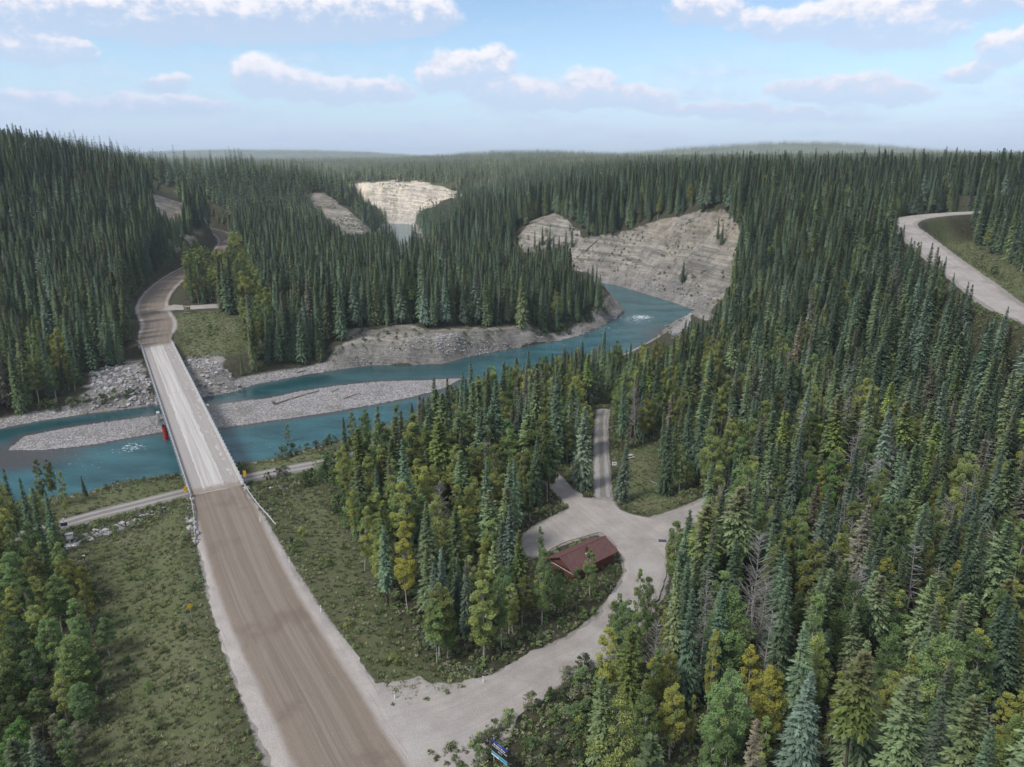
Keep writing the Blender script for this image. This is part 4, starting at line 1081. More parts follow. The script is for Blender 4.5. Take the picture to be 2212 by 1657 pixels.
x, y, q = cells(46, 530, 3.45, 1)
xe, ye = q.uniform(-42, 18, 260), q.uniform(82, 150, 260); x, y = np.concatenate([x, xe]), np.concatenate([y, ye])
m, z = ok_ground(x, y); x, y, z = x[m], y[m], z[m]
n = len(x)
u_ = q.random(n); patch = fbm(x, y, 35, 3, 91)
low = (z < 9) & (y < 235) & (x > -50); lft = (x < -45) & (y < 150); pen = (y > 225) & (x < 60)
ctr = (x > -45) & (x < 17) & (y < 135)
pb = np.where(lft, 1.0, np.where(ctr, .72, np.where(low, .36 + .4 * patch, np.where(x > 85, .06 + .1 * (patch > .3), .035))))
kindc = np.where(u_ < pb, 'B', np.where(u_ < pb + np.where(low, np.where((x > 28) & (y > 80) & (y < 165), .10, .04), .008), 'D', np.where(u_ < pb + np.where(low, .19, .05), 'P', 'S')))
pX, pY = proj(x, y, z)
kindc = np.where(inside(pX, pY, [(372,560),(520,540),(560,640),(625,765),(540,775),(520,690),(470,655),(400,652)]), 'B', kindc)
kindc = np.where(inside(pX, pY, [(70,760),(205,760),(205,870),(70,885)]) & (q.random(n) < .45), 'B', kindc)
kindc = np.where((x < 34) & (y < 84) & (kindc == 'S') & (q.random(n) < .6) & low, 'B', kindc)
hh_ = np.where(kindc == 'S', q.normal(np.where(low, 13.5, np.where(pen, 17.0, 14.8)), np.where(low, 3.4, 3.6)), np.where(kindc == 'P', q.normal(16.5, 2, n), np.where(kindc == 'B', q.normal(11.5, 2, n), q.normal(12, 2.2, n))))
hh_ = np.clip(hh_, 5, 25); hh_ = np.where(lft & (kindc == 'B'), hh_ * .7, hh_)
hh_ = np.where((x > -45) & (x < 3) & (y < 125), hh_ * .8, hh_)
bl = blocked(x, y, z, hh_, np.where(kindc == 'S', 2.2, 2.0)); hh_ = np.where(bl & (y > 190), hh_ * .55, hh_)
m = ~blocked(x, y, z, hh_, np.where(kindc == 'S', 2.2, 2.0))
m &= ~((fbm(x, y, 13, 3, 131) < -.42) & low)      # small gaps in the stand
U_ = np.array(used_xy); 
m &= np.array([np.min((U_[:, 0] - a) ** 2 + (U_[:, 1] - c) ** 2) > 5.0 for a, c in zip(x, y)])
# sparse edge strip under the side road and thin out a third of the near stand
m &= ~((x > -5) & (x < 6 + np.maximum(0, y - 64) * .5) & (y < 82))
x, y, z, hh_, kindc = x[m], y[m], z[m], hh_[m], kindc[m]
px, py = proj(x, y, z + hh_ * .6)
vis = (px > -560) & (px < 2770) & (py < 2050)
x, y, z, hh_, kindc, px, py = (a[vis] for a in (x, y, z, hh_, kindc, px, py))
order = np.argsort(-(hh_ / np.hypot(np.hypot(x, y), z - CAMZ)))
LIM = {'S': 300, 'P': 120, 'B': 300, 'D': 80}
for i in order:
    k = kindc[i]; infr = -10 < px[i] < 2220
    r_ = random.random()
    ck = {'S': 'spruce_dark' if r_ < .52 else 'spruce_blue' if r_ < .72 else 'spruce_olive' if r_ < .93 else 'spruce_brown', 'P': 'pine' if r_ < .8 else 'pine_bright', 'B': 'poplar' if r_ < .55 else 'poplar_yel' if r_ < .85 else 'poplar_dark', 'D': None}[k]
    al = 0.0 if k != 'B' else random.choice([0, 0, 0, .06, .12, .28])
    if infr and n_ind[k] < LIM[k]:
        put_tree(k, random.randrange(5 if k == 'B' else 8), float(x[i]), float(y[i]), float(hh_[i]), ck, al, random.uniform(.8, 1.2), '', float(z[i]))
    else: rest[k].append((x[i], y[i], z[i], hh_[i]))

# the forest beyond what one could count
x, y, q = cells(530, 1050, 5.0, 2)
m, z = ok_ground(x, y); x, y, z = x[m], y[m], z[m]
h2 = np.clip(q.normal(14.2, 3.6, len(x)), 7, 24)
bl = blocked(x, y, z, h2, 2.0); h2 = np.where(bl, h2 * .5, h2)
m = ~blocked(x, y, z, h2, 1.6); m &= ~((y > 812 + .25 * np.abs(x + 60)) & (x > -420) & (q.random(len(x)) < .3))
far1 = np.stack([x, y, z, h2], 1)[m]
x, y, q = cells(1050, 2600, 11.0, 3); z = H(x, y); far2 = np.stack([x, y, z, q.uniform(.8, 1.25, len(x))], 1)
x, y, q = cells(2600, 9000, 46.0, 4); z = H(x, y); far3 = np.stack([x, y, z, q.uniform(.9, 1.5, len(x))], 1)

FIX = {}
def fixed_mat(base, color, alpha=0.0):
    k = (base.name, tuple(color), alpha)
    if k not in FIX: FIX[k] = leaf_mat(base.name + '_wood', base is M_LEAF, base is M_NEEDLE, .28 if base is M_LEAF else 0.0, color, alpha)
    return FIX[k]
def joined(kd, name, color, alpha=0.0):
    "trunk and crown in one object, a source for the scattered forest"
    nv = len(kd.trunk.vertices); va = np.zeros(nv * 3); kd.trunk.vertices.foreach_get('co', va)
    nc = len(kd.crown.vertices); vb = np.zeros(nc * 3); kd.crown.vertices.foreach_get('co', vb)
    fa = np.zeros(len(kd.trunk.polygons) * 4, int); kd.trunk.loops.foreach_get('vertex_index', fa)
    fb = np.zeros(len(kd.crown.polygons) * 4, int); kd.crown.loops.foreach_get('vertex_index', fb)
    at = {}
    for nm in ('rnd', 'ht', 'yel'):
        if nm in kd.crown.attributes:
            w = np.zeros(nc); kd.crown.attributes[nm].data.foreach_get('value', w); at[nm] = ('POINT', np.concatenate([np.zeros(nv), w]))
    me = mesh_np(name, np.concatenate([va, vb]).reshape(-1, 3), np.concatenate([fa, fb + nv]).reshape(-1, 4), [kd.trunk.materials[0], kd.crown.materials[0] if kd.crown.materials[0] is M_DEAD else fixed_mat(kd.crown.materials[0], color, alpha)], False, at)
    mi = np.concatenate([np.zeros(len(fa) // 4, int), np.ones(len(fb) // 4, int)]); me.polygons.foreach_set('material_index', mi.astype(np.int32))
    o = bpy.data.objects.new(name, me); o.color = (*color, alpha); return o

def scatter(name, protos, P, label, cat, tilt=.03):
    "P rows: x, y, z, scale, source index, optional width factor"
    cl = bpy.data.collections.new(name + '_sources')
    for j, o in enumerate(protos): o.name = f'{name}_source_{j:02d}'; cl.objects.link(o)
    P = np.asarray(P, float); q = np.random.default_rng(len(P))
    me = bpy.data.meshes.new(name); me.vertices.add(len(P)); me.vertices.foreach_set('co', P[:, :3].astype(np.float32).ravel())
    a = me.attributes.new('pick', 'INT', 'POINT'); a.data.foreach_set('value', P[:, 4].astype(np.int32))
    a = me.attributes.new('turn', 'FLOAT_VECTOR', 'POINT'); a.data.foreach_set('vector', np.stack([q.normal(0, tilt, len(P)), q.normal(0, tilt, len(P)), q.uniform(0, 6.28, len(P))], 1).astype(np.float32).ravel())
    wd = P[:, 3] * (P[:, 5] if P.shape[1] > 5 else q.uniform(.85, 1.15, len(P)))
    a = me.attributes.new('size', 'FLOAT_VECTOR', 'POINT'); a.data.foreach_set('vector', np.stack([wd, wd, P[:, 3]], 1).astype(np.float32).ravel())
    o = link(name, me); tag(o, label, cat, None, 'stuff')
    g = bpy.data.node_groups.new(name, 'GeometryNodeTree')
    g.interface.new_socket('Geometry', in_out='INPUT', socket_type='NodeSocketGeometry'); g.interface.new_socket('Geometry', in_out='OUTPUT', socket_type='NodeSocketGeometry')
    N = g.nodes; gi, go = N.new('NodeGroupInput'), N.new('NodeGroupOutput')
    ci = N.new('GeometryNodeCollectionInfo'); ci.inputs['Collection'].default_value = cl; ci.inputs['Separate Children'].default_value = True; ci.inputs['Reset Children'].default_value = True
    ip = N.new('GeometryNodeInstanceOnPoints'); ip.inputs['Pick Instance'].default_value = True
    def na(n_, t):
        d_ = N.new('GeometryNodeInputNamedAttribute'); d_.data_type = t; d_.inputs[0].default_value = n_
        return [s for s in d_.outputs if s.enabled][0]
    g.links.new(gi.outputs[0], ip.inputs['Points']); g.links.new(ci.outputs[0], ip.inputs['Instance'])
    g.links.new(na('pick', 'INT'), ip.inputs['Instance Index'])
    eu = N.new('FunctionNodeEulerToRotation'); g.links.new(na('turn', 'FLOAT_VECTOR'), eu.inputs[0]); g.links.new(eu.outputs[0], ip.inputs['Rotation'])
    g.links.new(na('size', 'FLOAT_VECTOR'), ip.inputs['Scale']); g.links.new(ip.outputs[0], go.inputs[0])
    md = o.modifiers.new('scatter', 'NODES'); md.node_group = g
    return o

FARS = [mk_spruce('far_spruce', 18, 2.3 + .25 * i, 22, 7, 3, 300 + i, base=.06 + .05 * i, wid=.5, power=.85) for i in range(3)]
def clump(name, n, rad, seed, col_):
    q = np.random.default_rng(seed); V, F, RN, HT = [], [], [], []; k = 0
    for i in range(n):
        h = q.uniform(14, 22); v, f, rn, ht = spruce_crown(h, 2.4, 9, 6, 2, seed * 31 + i, base=.1, wid=.95)
        v = v + np.array([q.uniform(-rad, rad), q.uniform(-rad, rad), 0]); V.append(v); F.append(f + k); RN.append(rn); HT.append(ht); k += len(v)
    me = mesh_np(name, np.concatenate(V), np.concatenate(F), fixed_mat(M_NEEDLE, col_), False, {'rnd': ('POINT', np.concatenate(RN)), 'ht': ('POINT', np.concatenate(HT))})
    o = bpy.data.objects.new(name, me); o.color = (*col_, 0); return o
cols = [GREEN['spruce_dark']] * 3 + [GREEN['spruce_blue'], GREEN['spruce_olive'], GREEN['pine']]
src = [joined((SPRUCE[i % 6]), 'a', cols[i]) for i in range(6)]                                 # 0-5
src += [joined(PINE[i], 'a', GREEN['pine']) for i in range(3)]                                  # 6-8
src += [joined(FARS[i % 3], 'a', cols[i]) for i in range(6)]                                    # 9-14
LT = [(.21, .245, .15), (.23, .255, .15), (.19, .23, .15), (.235, .245, .155)]  # paler needles: bench sunlight and aerial paleness put into the colour
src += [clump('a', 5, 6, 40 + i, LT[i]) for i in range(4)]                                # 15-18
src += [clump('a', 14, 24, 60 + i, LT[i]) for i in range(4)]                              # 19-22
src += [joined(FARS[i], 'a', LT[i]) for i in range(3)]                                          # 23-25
q = np.random.default_rng(5)
rows = [(a[0], a[1], a[2], a[3] / 18, q.choice([0, 1, 2, 3, 4, 5])) for a in rest['S']] + [(a[0], a[1], a[2], a[3] / 18, 6 + q.integers(3)) for a in rest['P']]
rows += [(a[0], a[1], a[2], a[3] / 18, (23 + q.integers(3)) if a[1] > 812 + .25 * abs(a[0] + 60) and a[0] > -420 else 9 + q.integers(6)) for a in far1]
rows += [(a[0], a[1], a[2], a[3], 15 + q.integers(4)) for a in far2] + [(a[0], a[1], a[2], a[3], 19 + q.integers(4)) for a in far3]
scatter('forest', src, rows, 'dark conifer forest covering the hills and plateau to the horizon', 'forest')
bsrc = [joined(POPLAR[i % 5], 'b', GREEN[['poplar', 'poplar_yel', 'poplar_dark', 'poplar_yel'][i]], [.05, .25, 0, .4][i]) for i in range(4)] + [joined(SNAG[i], 'b', (.2, .2, .2)) for i in range(2)]
rows = [(a[0], a[1], a[2], a[3] / 14, q.integers(4)) for a in rest['B']] + [(a[0], a[1], a[2], a[3] / 14, 4 + q.integers(2)) for a in rest['D']]
# a few pale poplars dotted through the far woods
pick = far1[q.random(len(far1)) < .035]
rows += [(a[0] + 2, a[1] - 2, a[2], .8, q.integers(4)) for a in pick]
scatter('broadleaf_wood', bsrc, rows, 'scattered pale green broadleaf trees among the distant conifers', 'forest')

# ------------------------------------------------------------------ bridge
M_CONC = simple('concrete', (0.43, 0.42, 0.40), .9, .25, 1.2)
M_STEEL = simple('galvanised_steel', (0.50, 0.51, 0.51), .55, .2, 2.0, .35, .4)
M_GIRD = simple('girder_steel', (0.17, 0.15, 0.135), .8, .25, .8)
M_RED = simple('red_pier_paint', (0.42, 0.045, 0.045), .6, .25, .6)
M_WOODP = simple('weathered_post', (0.30, 0.28, 0.24), .95, .3, 3.0)
M_YEL = simple('sign_yellow', (0.85, 0.50, 0.01), .5, .06, 2.0)
M_BLK = simple('sign_black', (0.015, 0.015, 0.015), .6, .1, 2.0)
M_WHT = simple('white_paint', (0.78, 0.78, 0.77), .6, .1, 2.0)
mdk, b, p = material('bridge_deck')
ob = b.n('ShaderNodeTexCoord').outputs['Object']
ux, uy, uz = b.sep(ob)
wv = b.noise(b.comb(0.0, b.m('MULTIPLY', uy, .12), 0.0), 1.0, 4, .6)
wv2 = b.noise(b.comb(5.0, b.m('MULTIPLY', uy, .35), 0.0), 1.0, 4, .7)
st = b.noise(b.comb(b.m('MULTIPLY', ux, 1.4), b.m('MULTIPLY', uy, .02), 0.0), 1.0, 6, .7)
gr = b.noise(ob, 2.5, 5, .7)
clean = b.mix(b.ss(st, .34, .66), (0.52, 0.505, 0.48), (0.355, 0.325, 0.30))
clean = b.mix(b.ss(gr, .45, .75, 0, .3), clean, (0.28, 0.26, 0.24))
dust = b.mix(b.ss(st, .35, .65), (0.29, 0.265, 0.245), (0.345, 0.32, 0.30))
le = b.m('ADD', -2.75, b.m('ADD', b.m('MULTIPLY', wv, .6), b.m('MULTIPLY', wv2, .7)))
ri = b.m('ADD', 1.55, b.m('ADD', b.m('MULTIPLY', wv, .9), b.m('MULTIPLY', wv2, -.7)))
inn = b.m('MULTIPLY', b.ss(b.m('SUBTRACT', ux, le), -.06, .06), b.ss(b.m('SUBTRACT', ri, ux), -.06, .06))
patch = b.m('MULTIPLY', b.ss(b.noise(b.comb(b.m('MULTIPLY', ux, 1.0), b.m('MULTIPLY', uy, .28), 3.0), 1.0, 5, .6), .57, .60), b.ss(ux, 2.2, 2.8))
c = b.mix(b.m('MAXIMUM', inn, b.m('MULTIPLY', patch, .8)), dust, clean)
edge = b.m('MAXIMUM', b.ss(b.m('ABSOLUTE', b.m('SUBTRACT', le, ux)), .22, .05), 0.0)
c = b.mix(b.m('MULTIPLY', edge, .7), c, (.52, .51, .49))
ends = b.m('MAXIMUM', b.ss(uy, 7.0, 0.0), b.ss(uy, BLEN - 6.0, BLEN))
dirt = b.ss(b.m('ADD', ends, b.m('MULTIPLY', b.m('SUBTRACT', b.noise(b.v('MULTIPLY', ob, (1.2, .4, 1)), 1.0, 5, .65), .5), 1.4)), .45, .95)
c = b.mix(b.m('MULTIPLY', dirt, .85), c, (0.235, 0.19, 0.155))
b.put(p.inputs['Base Color'], c)

bz = math.atan2(-BD[0], BD[1])
bridge = tag(empty('road_bridge', (BR0[0], BR0[1], DECK), bz), 'long concrete-decked road bridge on a red pier crossing the turquoise river', 'bridge')
HB = 4.75
for i, (a, c_) in enumerate([(0.0, BLEN * .533 - .05), (BLEN * .533 + .05, BLEN)]):
    MB().box((0, (a + c_) / 2, -.15), (HB * 2, c_ - a, .3)).build('deck_slab', mdk, bridge)
for yy_, w in ((0.12, .22), (BLEN * .533, .26), (BLEN - .12, .22)):
    MB().box((-.6, yy_, .008), (5.2, w, .016)).build('expansion_joint', simple('joint_pale', (.37, .345, .315), .9, .25), bridge)
def in_along(x): return x
me_post = MB().box((0, 0, .30), (.16, .18, 1.5)).box((0, 0, .93), (.26, .26, .10)).mesh('railing_post', M_STEEL)
for s in (-1, 1):
    MB().box((s * (HB - .16), BLEN / 2, .13), (.32, BLEN, .26)).build('kerb', M_CONC, bridge)
    n = 62
    for k in range(n):
        o = link('railing_post', me_post, bridge); o.location = (s * (HB + .14), .8 + k * (BLEN - 1.6) / (n - 1), -.12)
    for zc, hh3 in ((.74, .20), (.42, .16)):
        MB().box((s * (HB + .0), BLEN / 2, zc), (.12, BLEN + 1.0, hh3)).build('rail', M_STEEL, bridge)
    MB().box((s * (HB - .1), BLEN / 2, -.42), (.2, BLEN, .24)).build('fascia', M_CONC, bridge)
for xg in (-3.3, -1.1, 1.1, 3.3):
    MB().box((xg, BLEN / 2, -1.55), (.05, BLEN - .8, 2.0)).box((xg, BLEN / 2, -2.58), (.55, BLEN - .8, .06)).box((xg, BLEN / 2, -.52), (.5, BLEN - .8, .06)).build('girder', M_GIRD, bridge)
PY = 56.0
pier = MB().box((0, PY, -3.15), (12.2, 1.5, 1.05)).box((0, PY, -3.8), (9.5, 1.3, .3)).build('pier', M_CONC, bridge)
MB().box((-5.75, PY, -1.55), (.7, 1.6, 2.1)).build('bearing_block', M_CONC, pier)
MB().box((5.75, PY, -1.55), (.7, 1.6, 2.1)).build('bearing_block', M_CONC, pier)
for xc in (-4.75, 0, 4.75):
    MB().tube([(xc, PY, -10.5), (xc, PY, -3.9)], .62, 16).tube([(xc, PY, -7.2), (xc, PY, -7.05)], .66, 16).build('column', M_RED, pier)
for yy_, sg in ((0, -1), (BLEN, 1)):
    MB().box((0, yy_ - sg * -.9, -2.6), (11.2, 1.6, 4.6)).build('abutment', M_CONC, bridge)
    for s in (-1, 1):
        MB().box((s * 5.25, yy_ + sg * 2.4, -1.7), (.4, 4.4, 3.0)).build('wing_wall', M_CONC, bridge)

def B3(x, y, z): # bridge frame to world
    return (BR0[0] + BN[0] * x + BD[0] * y, BR0[1] + BN[1] * x + BD[1] * y, DECK + z)

def guardrail(pts, label, grp):
    g = tag(empty('guardrail', pts[0]), label, 'guardrail', grp)
    o = Vector(pts[0]); Q = spline(pts, 1.0)
    prof = [(-.02, .36), (.05, .42), (-.02, .50), (-.02, .54), (.05, .62), (-.02, .70)]
    V, F = [], []
    T = np.gradient(Q[:, :2], axis=0); T /= np.linalg.norm(T, axis=1)[:, None]
    for i, q in enumerate(Q):
        drop = max(0, (i - len(Q) + 5) * .10)
        for (a, zz3) in prof: V.append((q[0] + T[i, 1] * a - o.x, q[1] - T[i, 0] * a - o.y, q[2] + zz3 - drop - o.z))
    n = len(prof)
    for i in range(len(Q) - 1):
        for j in range(n - 1): F.append((i * n + j, i * n + j + 1, (i + 1) * n + j + 1, (i + 1) * n + j))
    r = link('beam', mesh_np('beam', V, F, M_STEEL, False), g); sm = r.modifiers.new('thick', 'SOLIDIFY'); sm.thickness = .012
    pm = MB().box((0, 0, .05), (.18, .2, 1.3)).mesh('post', M_WOODP)
    L = np.concatenate([[0], np.cumsum(np.linalg.norm(np.diff(Q[:, :2], axis=0), axis=1))])
    for s in np.arange(.4, L[-1] - 1.5, 1.95):
        i = int(np.searchsorted(L, s)); i = min(i, len(Q) - 1)
        k = link('post', pm, g); k.location = (Q[i][0] - T[i, 1] * .16 - o.x, Q[i][1] + T[i, 0] * .16 - o.y, Q[i][2] - o.z)
guardrail([B3(-HB, -.6, 0), B3(-4.95, -6, 0), B3(-5.5, -13, -.03), B3(-6.3, -20, -.08)][::1], 'steel guardrail with wooden posts at the near left end of the bridge', 'guardrails at the bridge ends')
guardrail([B3(HB, -.6, 0), B3(5.0, -6, 0), B3(5.5, -12, -.03), B3(6.6, -19.5, -.1)], 'steel guardrail with wooden posts at the near right end of the bridge', 'guardrails at the bridge ends')
guardrail([B3(HB, BLEN + .6, 0), B3(5.1, BLEN + 6, 0), B3(6.2, BLEN + 16, .3)], 'steel guardrail at the far right end of the bridge', 'guardrails at the bridge ends')
guardrail([B3(-HB, BLEN + .6, 0), B3(-5.0, BLEN + 4, 0), B3(-5.8, BLEN + 9, .1)], 'short steel guardrail at the far left end of the bridge', 'guardrails at the bridge ends')

def hazard(x, y, lab):
    w = B3(x, y, -.3); e = tag(empty('hazard_marker', w), lab, 'sign', 'striped bridge markers')
    MB().tube([(0, .05, -.5), (0, .05, 2.55)], .04, 6).build('post', M_STEEL, e)
    bo = MB().box((0, 0, 2.1), (.62, .03, 1.15)).build('board', M_YEL, e)
    for k in range(4):
        z0 = 1.56 + k * .29
        MB().add([(-.31, -.021, z0 + .20), (.31, -.021, z0 - .02), (.31, -.021, z0 + .10), (-.31, -.021, z0 + .32 if z0 + .32 < 2.67 else 2.67)], [(0, 1, 2, 3)]).build('stripe', M_BLK, bo)
    return e
hazard(-5.35, -.8, 'yellow and black striped hazard board at the left bridge end')
hazard(5.35, 1.2, 'yellow and black striped hazard board at the right bridge end')

# delineator posts along the verge
def delineator(vx, vy, lab):
    x, y = G(vx, vy); e = tag(empty('delineator_post', (x, y, H1(x, y) - .05)), lab, 'post', 'white verge posts')
    MB().box((0, 0, .5), (.13, .07, 1.15)).build('shaft', M_WHT, e)
    MB().box((0, -.002, .86), (.135, .075, .12)).build('reflector', simple('reflector_grey', (.25, .22, .2), .4, .1), e)
for vx, vy, lab in [(625,1216,'slim white verge post beside the bushes nearest the bridge'), (693,1322,'slim white verge post on the right verge midway down the highway'),
                    (852,1510,'slim white verge post at the corner of highway and side road'), (1043,1476,'slim white verge post along the grassy edge of the side road'),
                    (562,1128,'slim white verge post by the right guardrail end')]:
    delineator(vx, vy, lab)
x, y = G(414, 1338); e = tag(empty('warning_sign', (x, y, H1(x, y) - .05), .9), 'small yellow warning sign on a post beside the left shoulder', 'sign')
MB().tube([(0, 0, 0), (0, 0, 2.3)], .035, 6).build('post', M_STEEL, e)
MB().add([(-.42, -.05, 2.15), (0, -.05, 1.73), (.42, -.05, 2.15), (0, -.05, 2.57), (-.42, -.03, 2.15), (0, -.03, 1.73), (.42, -.03, 2.15), (0, -.03, 2.57)], [(0, 1, 2, 3), (7, 6, 5, 4), (0, 4, 5, 1), (1, 5, 6, 2), (2, 6, 7, 3), (3, 7, 4, 0)]).build('panel', M_YEL, e)

# ------------------------------------------------------------------ park sign
M_BLUE = simple('sign_blue', (0.012, 0.075, 0.52), .5, .05); M_TEAL = simple('sign_teal', (0.01, 0.16, 0.27), .5, .1, 4.0); M_SLATE = simple('sign_slate', (0.022, 0.026, 0.022), .55, .1)
M_PALEB = simple('sign_pale_blue', (0.25, 0.48, 0.62), .5, .3, 12.0); M_TXT = simple('sign_lettering', (0.85, 0.85, 0.85), .5, .02)
px_, py_ = U(1079, 1625, 10.1)
e = tag(empty('park_sign', (px_, py_, 8.0 - .3)), 'large dark park name sign with blue top band beside the side road mouth', 'sign')
e.rotation_euler = (0, 0, R(-45)); Wd, Hd, zc = 2.4, 1.95, 2.4
for s in (-1, 1): MB().tube([(s * .95, .1, -.6), (s * .95, .1, zc + Hd / 2 + .12)], .075, 8).build('post', M_WOODP, e)
bo = MB().box((0, 0, zc), (Wd, .05, Hd)).build('board', M_SLATE, e)
def band(n, x0, x1, z0, z1, m, yy=-.029):
    return MB().box(((x0 + x1) / 2 * Wd, yy, zc - Hd / 2 + (z0 + z1) / 2 * Hd), ((x1 - x0) * Wd, .008, (z1 - z0) * Hd)).build(n, m, bo)
band('top_band', -.485, .485, .90, .985, M_BLUE); band('lower_band', -.5, .5, 0.0, .285, M_TEAL); band('white_panel', -.49, -.02, .015, .10, M_WHT, -.036)
for k in range(3): band('print_line', -.46, .46, .235 - k * .055, .26 - k * .055, M_PALEB, -.036) if k < 2 else band('print_line', .02, .46, .03, .10, M_PALEB, -.036)
def words(t, x, z, size, mat=M_TXT, parent=bo, yy=-.034, shear=0, bold=.012):
    cu = bpy.data.curves.new('lettering', 'FONT'); cu.body = t; cu.size = size; cu.align_x = 'CENTER'; cu.extrude = .003; cu.offset = bold * size; cu.shear = shear
    o = bpy.data.objects.new('lettering', cu); col.objects.link(o); o.parent = parent; o.location = (x, yy, z); o.rotation_euler = (math.pi / 2, 0, 0); cu.materials.append(mat)
    bpy.context.view_layer.update(); me = bpy.data.meshes.new_from_object(o.evaluated_get(bpy.context.evaluated_depsgraph_get())); bpy.data.objects.remove(o)
    o = link('lettering', me, parent); o.location = (x, yy, z); o.rotation_euler = (math.pi / 2, 0, 0); return o
words('Brazeau River', 0, zc + .52 - .06, .30); words('Provincial Recreation Area', 0, zc + .22, .195); words('Alberta', .05, zc - .10, .20, shear=.3, bold=0); words('Alberta Parks', 0, zc + Hd * .5 - .165, .10, bold=0)

# ------------------------------------------------------------------ red-roofed shelter
M_ROOF, b, p = material('shingle_roof')
ob = b.n('ShaderNodeTexCoord').outputs['Object']
br = b.n('ShaderNodeTexBrick'); b.put(br.inputs['Vector'], b.v('MULTIPLY', ob, (1, 1, 1)))
br.inputs['Scale'].default_value = 1.0; br.inputs['Brick Width'].default_value = .32; br.inputs['Row Height'].default_value = .26; br.inputs['Mortar Size'].default_value = .022
br.inputs['Color1'].default_value = (.150, .082, .076, 1); br.inputs['Color2'].default_value = (.118, .066, .062, 1); br.inputs['Mortar'].default_value = (.055, .028, .028, 1)
c = b.mix(b.ss(b.noise(ob, 1.3, 4, .6), .4, .75, 0, .45), br.outputs[0], (.19, .095, .085))
b.put(p.inputs['Base Color'], c)
M_RWALL = simple('red_boards', (0.15, 0.050, 0.038), .85, .2, 2.0); M_TRIM = simple('brown_trim', (0.15, 0.06, 0.05), .8, .2); M_DKIN = simple('screened_dark', (0.012, 0.012, 0.013), .7, .2)
HA = math.atan2(.645, .765); hz0 = 4.95
hc = (11.3, 104.0)
h_ = tag(empty('shelter_building', (hc[0], hc[1], hz0), HA), 'small red-brown park building with a shingled gable roof beside the parking lot', 'building')
RL, RW2, EZ, RZ = 10.2, 2.95, 2.45, 3.95       # roof half widths and heights
wl, ww = 4.45, 2.4
def roof_side(s):
    "sloped roof sheet as its own object so the shingle courses follow the slope"
    L = math.hypot(RW2, RZ - EZ)
    o = MB().box((0, -L / 2, 0), (RL, L, .09)).build('roof_slope', M_ROOF, h_)
    o.location = (0, 0, RZ); o.rotation_euler = (math.atan2(RZ - EZ, RW2), 0, 0 if s < 0 else math.pi)
    return o
ra, rb = roof_side(-1), roof_side(1)
rb.rotation_euler = (math.atan2(RZ - EZ, RW2), 0, math.pi)
MB().tube([(-RL / 2 - .02, 0, RZ + .06), (RL / 2 + .02, 0, RZ + .06)], .075, 6).build('ridge_cap', M_TRIM, h_)
for s in (-1, 1):
    MB().box((0, s * ww, 1.2), (wl * 2, .14, 2.5)).build('wall', M_RWALL, h_)
    MB().box((0, s * (RW2 + .01), EZ - .03), (RL, .05, .2)).build('fascia', M_TRIM, h_)
for s in (-1, 1):
    wall = MB().box((s * wl, 0, .85), (.14, ww * 2 - .16, 1.8)).build('wall', M_RWALL, h_)
    for k in range(9): MB().box((s * (wl + .082), 0, .06 + k * .2), (.03, ww * 2, .17)).build('siding_board', M_RWALL, wall)
    MB().box((s * (wl - .05), 0, 2.1), (.05, ww * 2 - .2, .7)).build('screen', M_DKIN, h_)
    MB().box((s * (wl + .03), 0, 1.78), (.2, ww * 2 + .1, .11)).build('sill_beam', simple('pale_beam', (.42, .38, .35), .9, .2), h_)
    for yv in (-1.2, 0, 1.2): MB().box((s * (wl + .02), yv, 2.1), (.08, .08, .6)).build('mullion', M_TRIM, h_)
    for k in range(6):
        zb_ = 2.42 + k * .23; hw_ = RW2 * (RZ - zb_ - .12) / (RZ - EZ) - .15
        if hw_ > .1: MB().box((s * (wl + .35), 0, zb_ + .1), (.06, hw_ * 2, .205)).build('gable_board', M_TRIM, h_)
    for t in (-1, 1):
        a_, c_ = Vector((s * (RL / 2 + .02), t * (RW2 + .03), EZ - .05)), Vector((s * (RL / 2 + .02), 0, RZ - .02))
        MB().tube([a_, c_], .085, 4).build('barge_board', M_TRIM, h_)
MB().box((0, 0, .03), (wl * 2 + .8, ww * 2 + .8, .12)).build('floor_slab', M_CONC, h_)
ch = MB().tube([(-.3, -1.0, 3.2), (-.3, -1.0, 4.35)], .2, 12).tube([(-.3, -1.0, 4.3), (-.3, -1.0, 4.55)], .3, 12).build('chimney', simple('rust_pipe', (.16, .055, .035), .8, .3), h_)
MB().box((-.3, -1.12, 3.42), (.75, .9, .05), Matrix.Identity(4)).build('flashing', simple('flashing', (.55, .60, .63), .5, .1), ch).rotation_euler = (0, 0, 0)
MB().tube([(-.3, -1.0, 4.56), (-.3, -1.0, 4.57)], .16, 10).build('flue', M_DKIN, ch)

# ------------------------------------------------------------------ small things around the lot and track
def sign_panel(name, vx, vy, h, w, hp, lab, marks, rz=0.0):
    x, y = G(vx, vy); e = tag(empty(name, (x, y, H1(x, y) - .05), rz), lab, 'sign')
    MB().tube([(0, .04, -.2), (0, .04, h)], .045, 6).build('post', M_WOODP, e)
    bo = MB().box((0, 0, h - hp / 2), (w, .03, hp)).build('panel', M_WHT, e)
    for (a, c_, d_, f_, m) in marks: MB().box((a * w, -.02, h - hp / 2 + c_ * hp), (d_ * w, .01, f_ * hp)).build('mark', m, bo)
M_SRED = simple('sign_red', (.6, .03, .03), .5, .05); M_SGRN = simple('sign_green', (.05, .25, .12), .5, .05); M_SGRY = simple('sign_grey', (.35, .36, .38), .5, .05)
sign_panel('notice_sign', 1326, 1015, 1.9, .95, .8, 'square white notice with a red mark beside the narrow lane', [(0, .05, .7, .22, M_SRED), (0, -.3, .6, .08, M_SGRY), (0, .33, .5, .08, M_SGRY)])
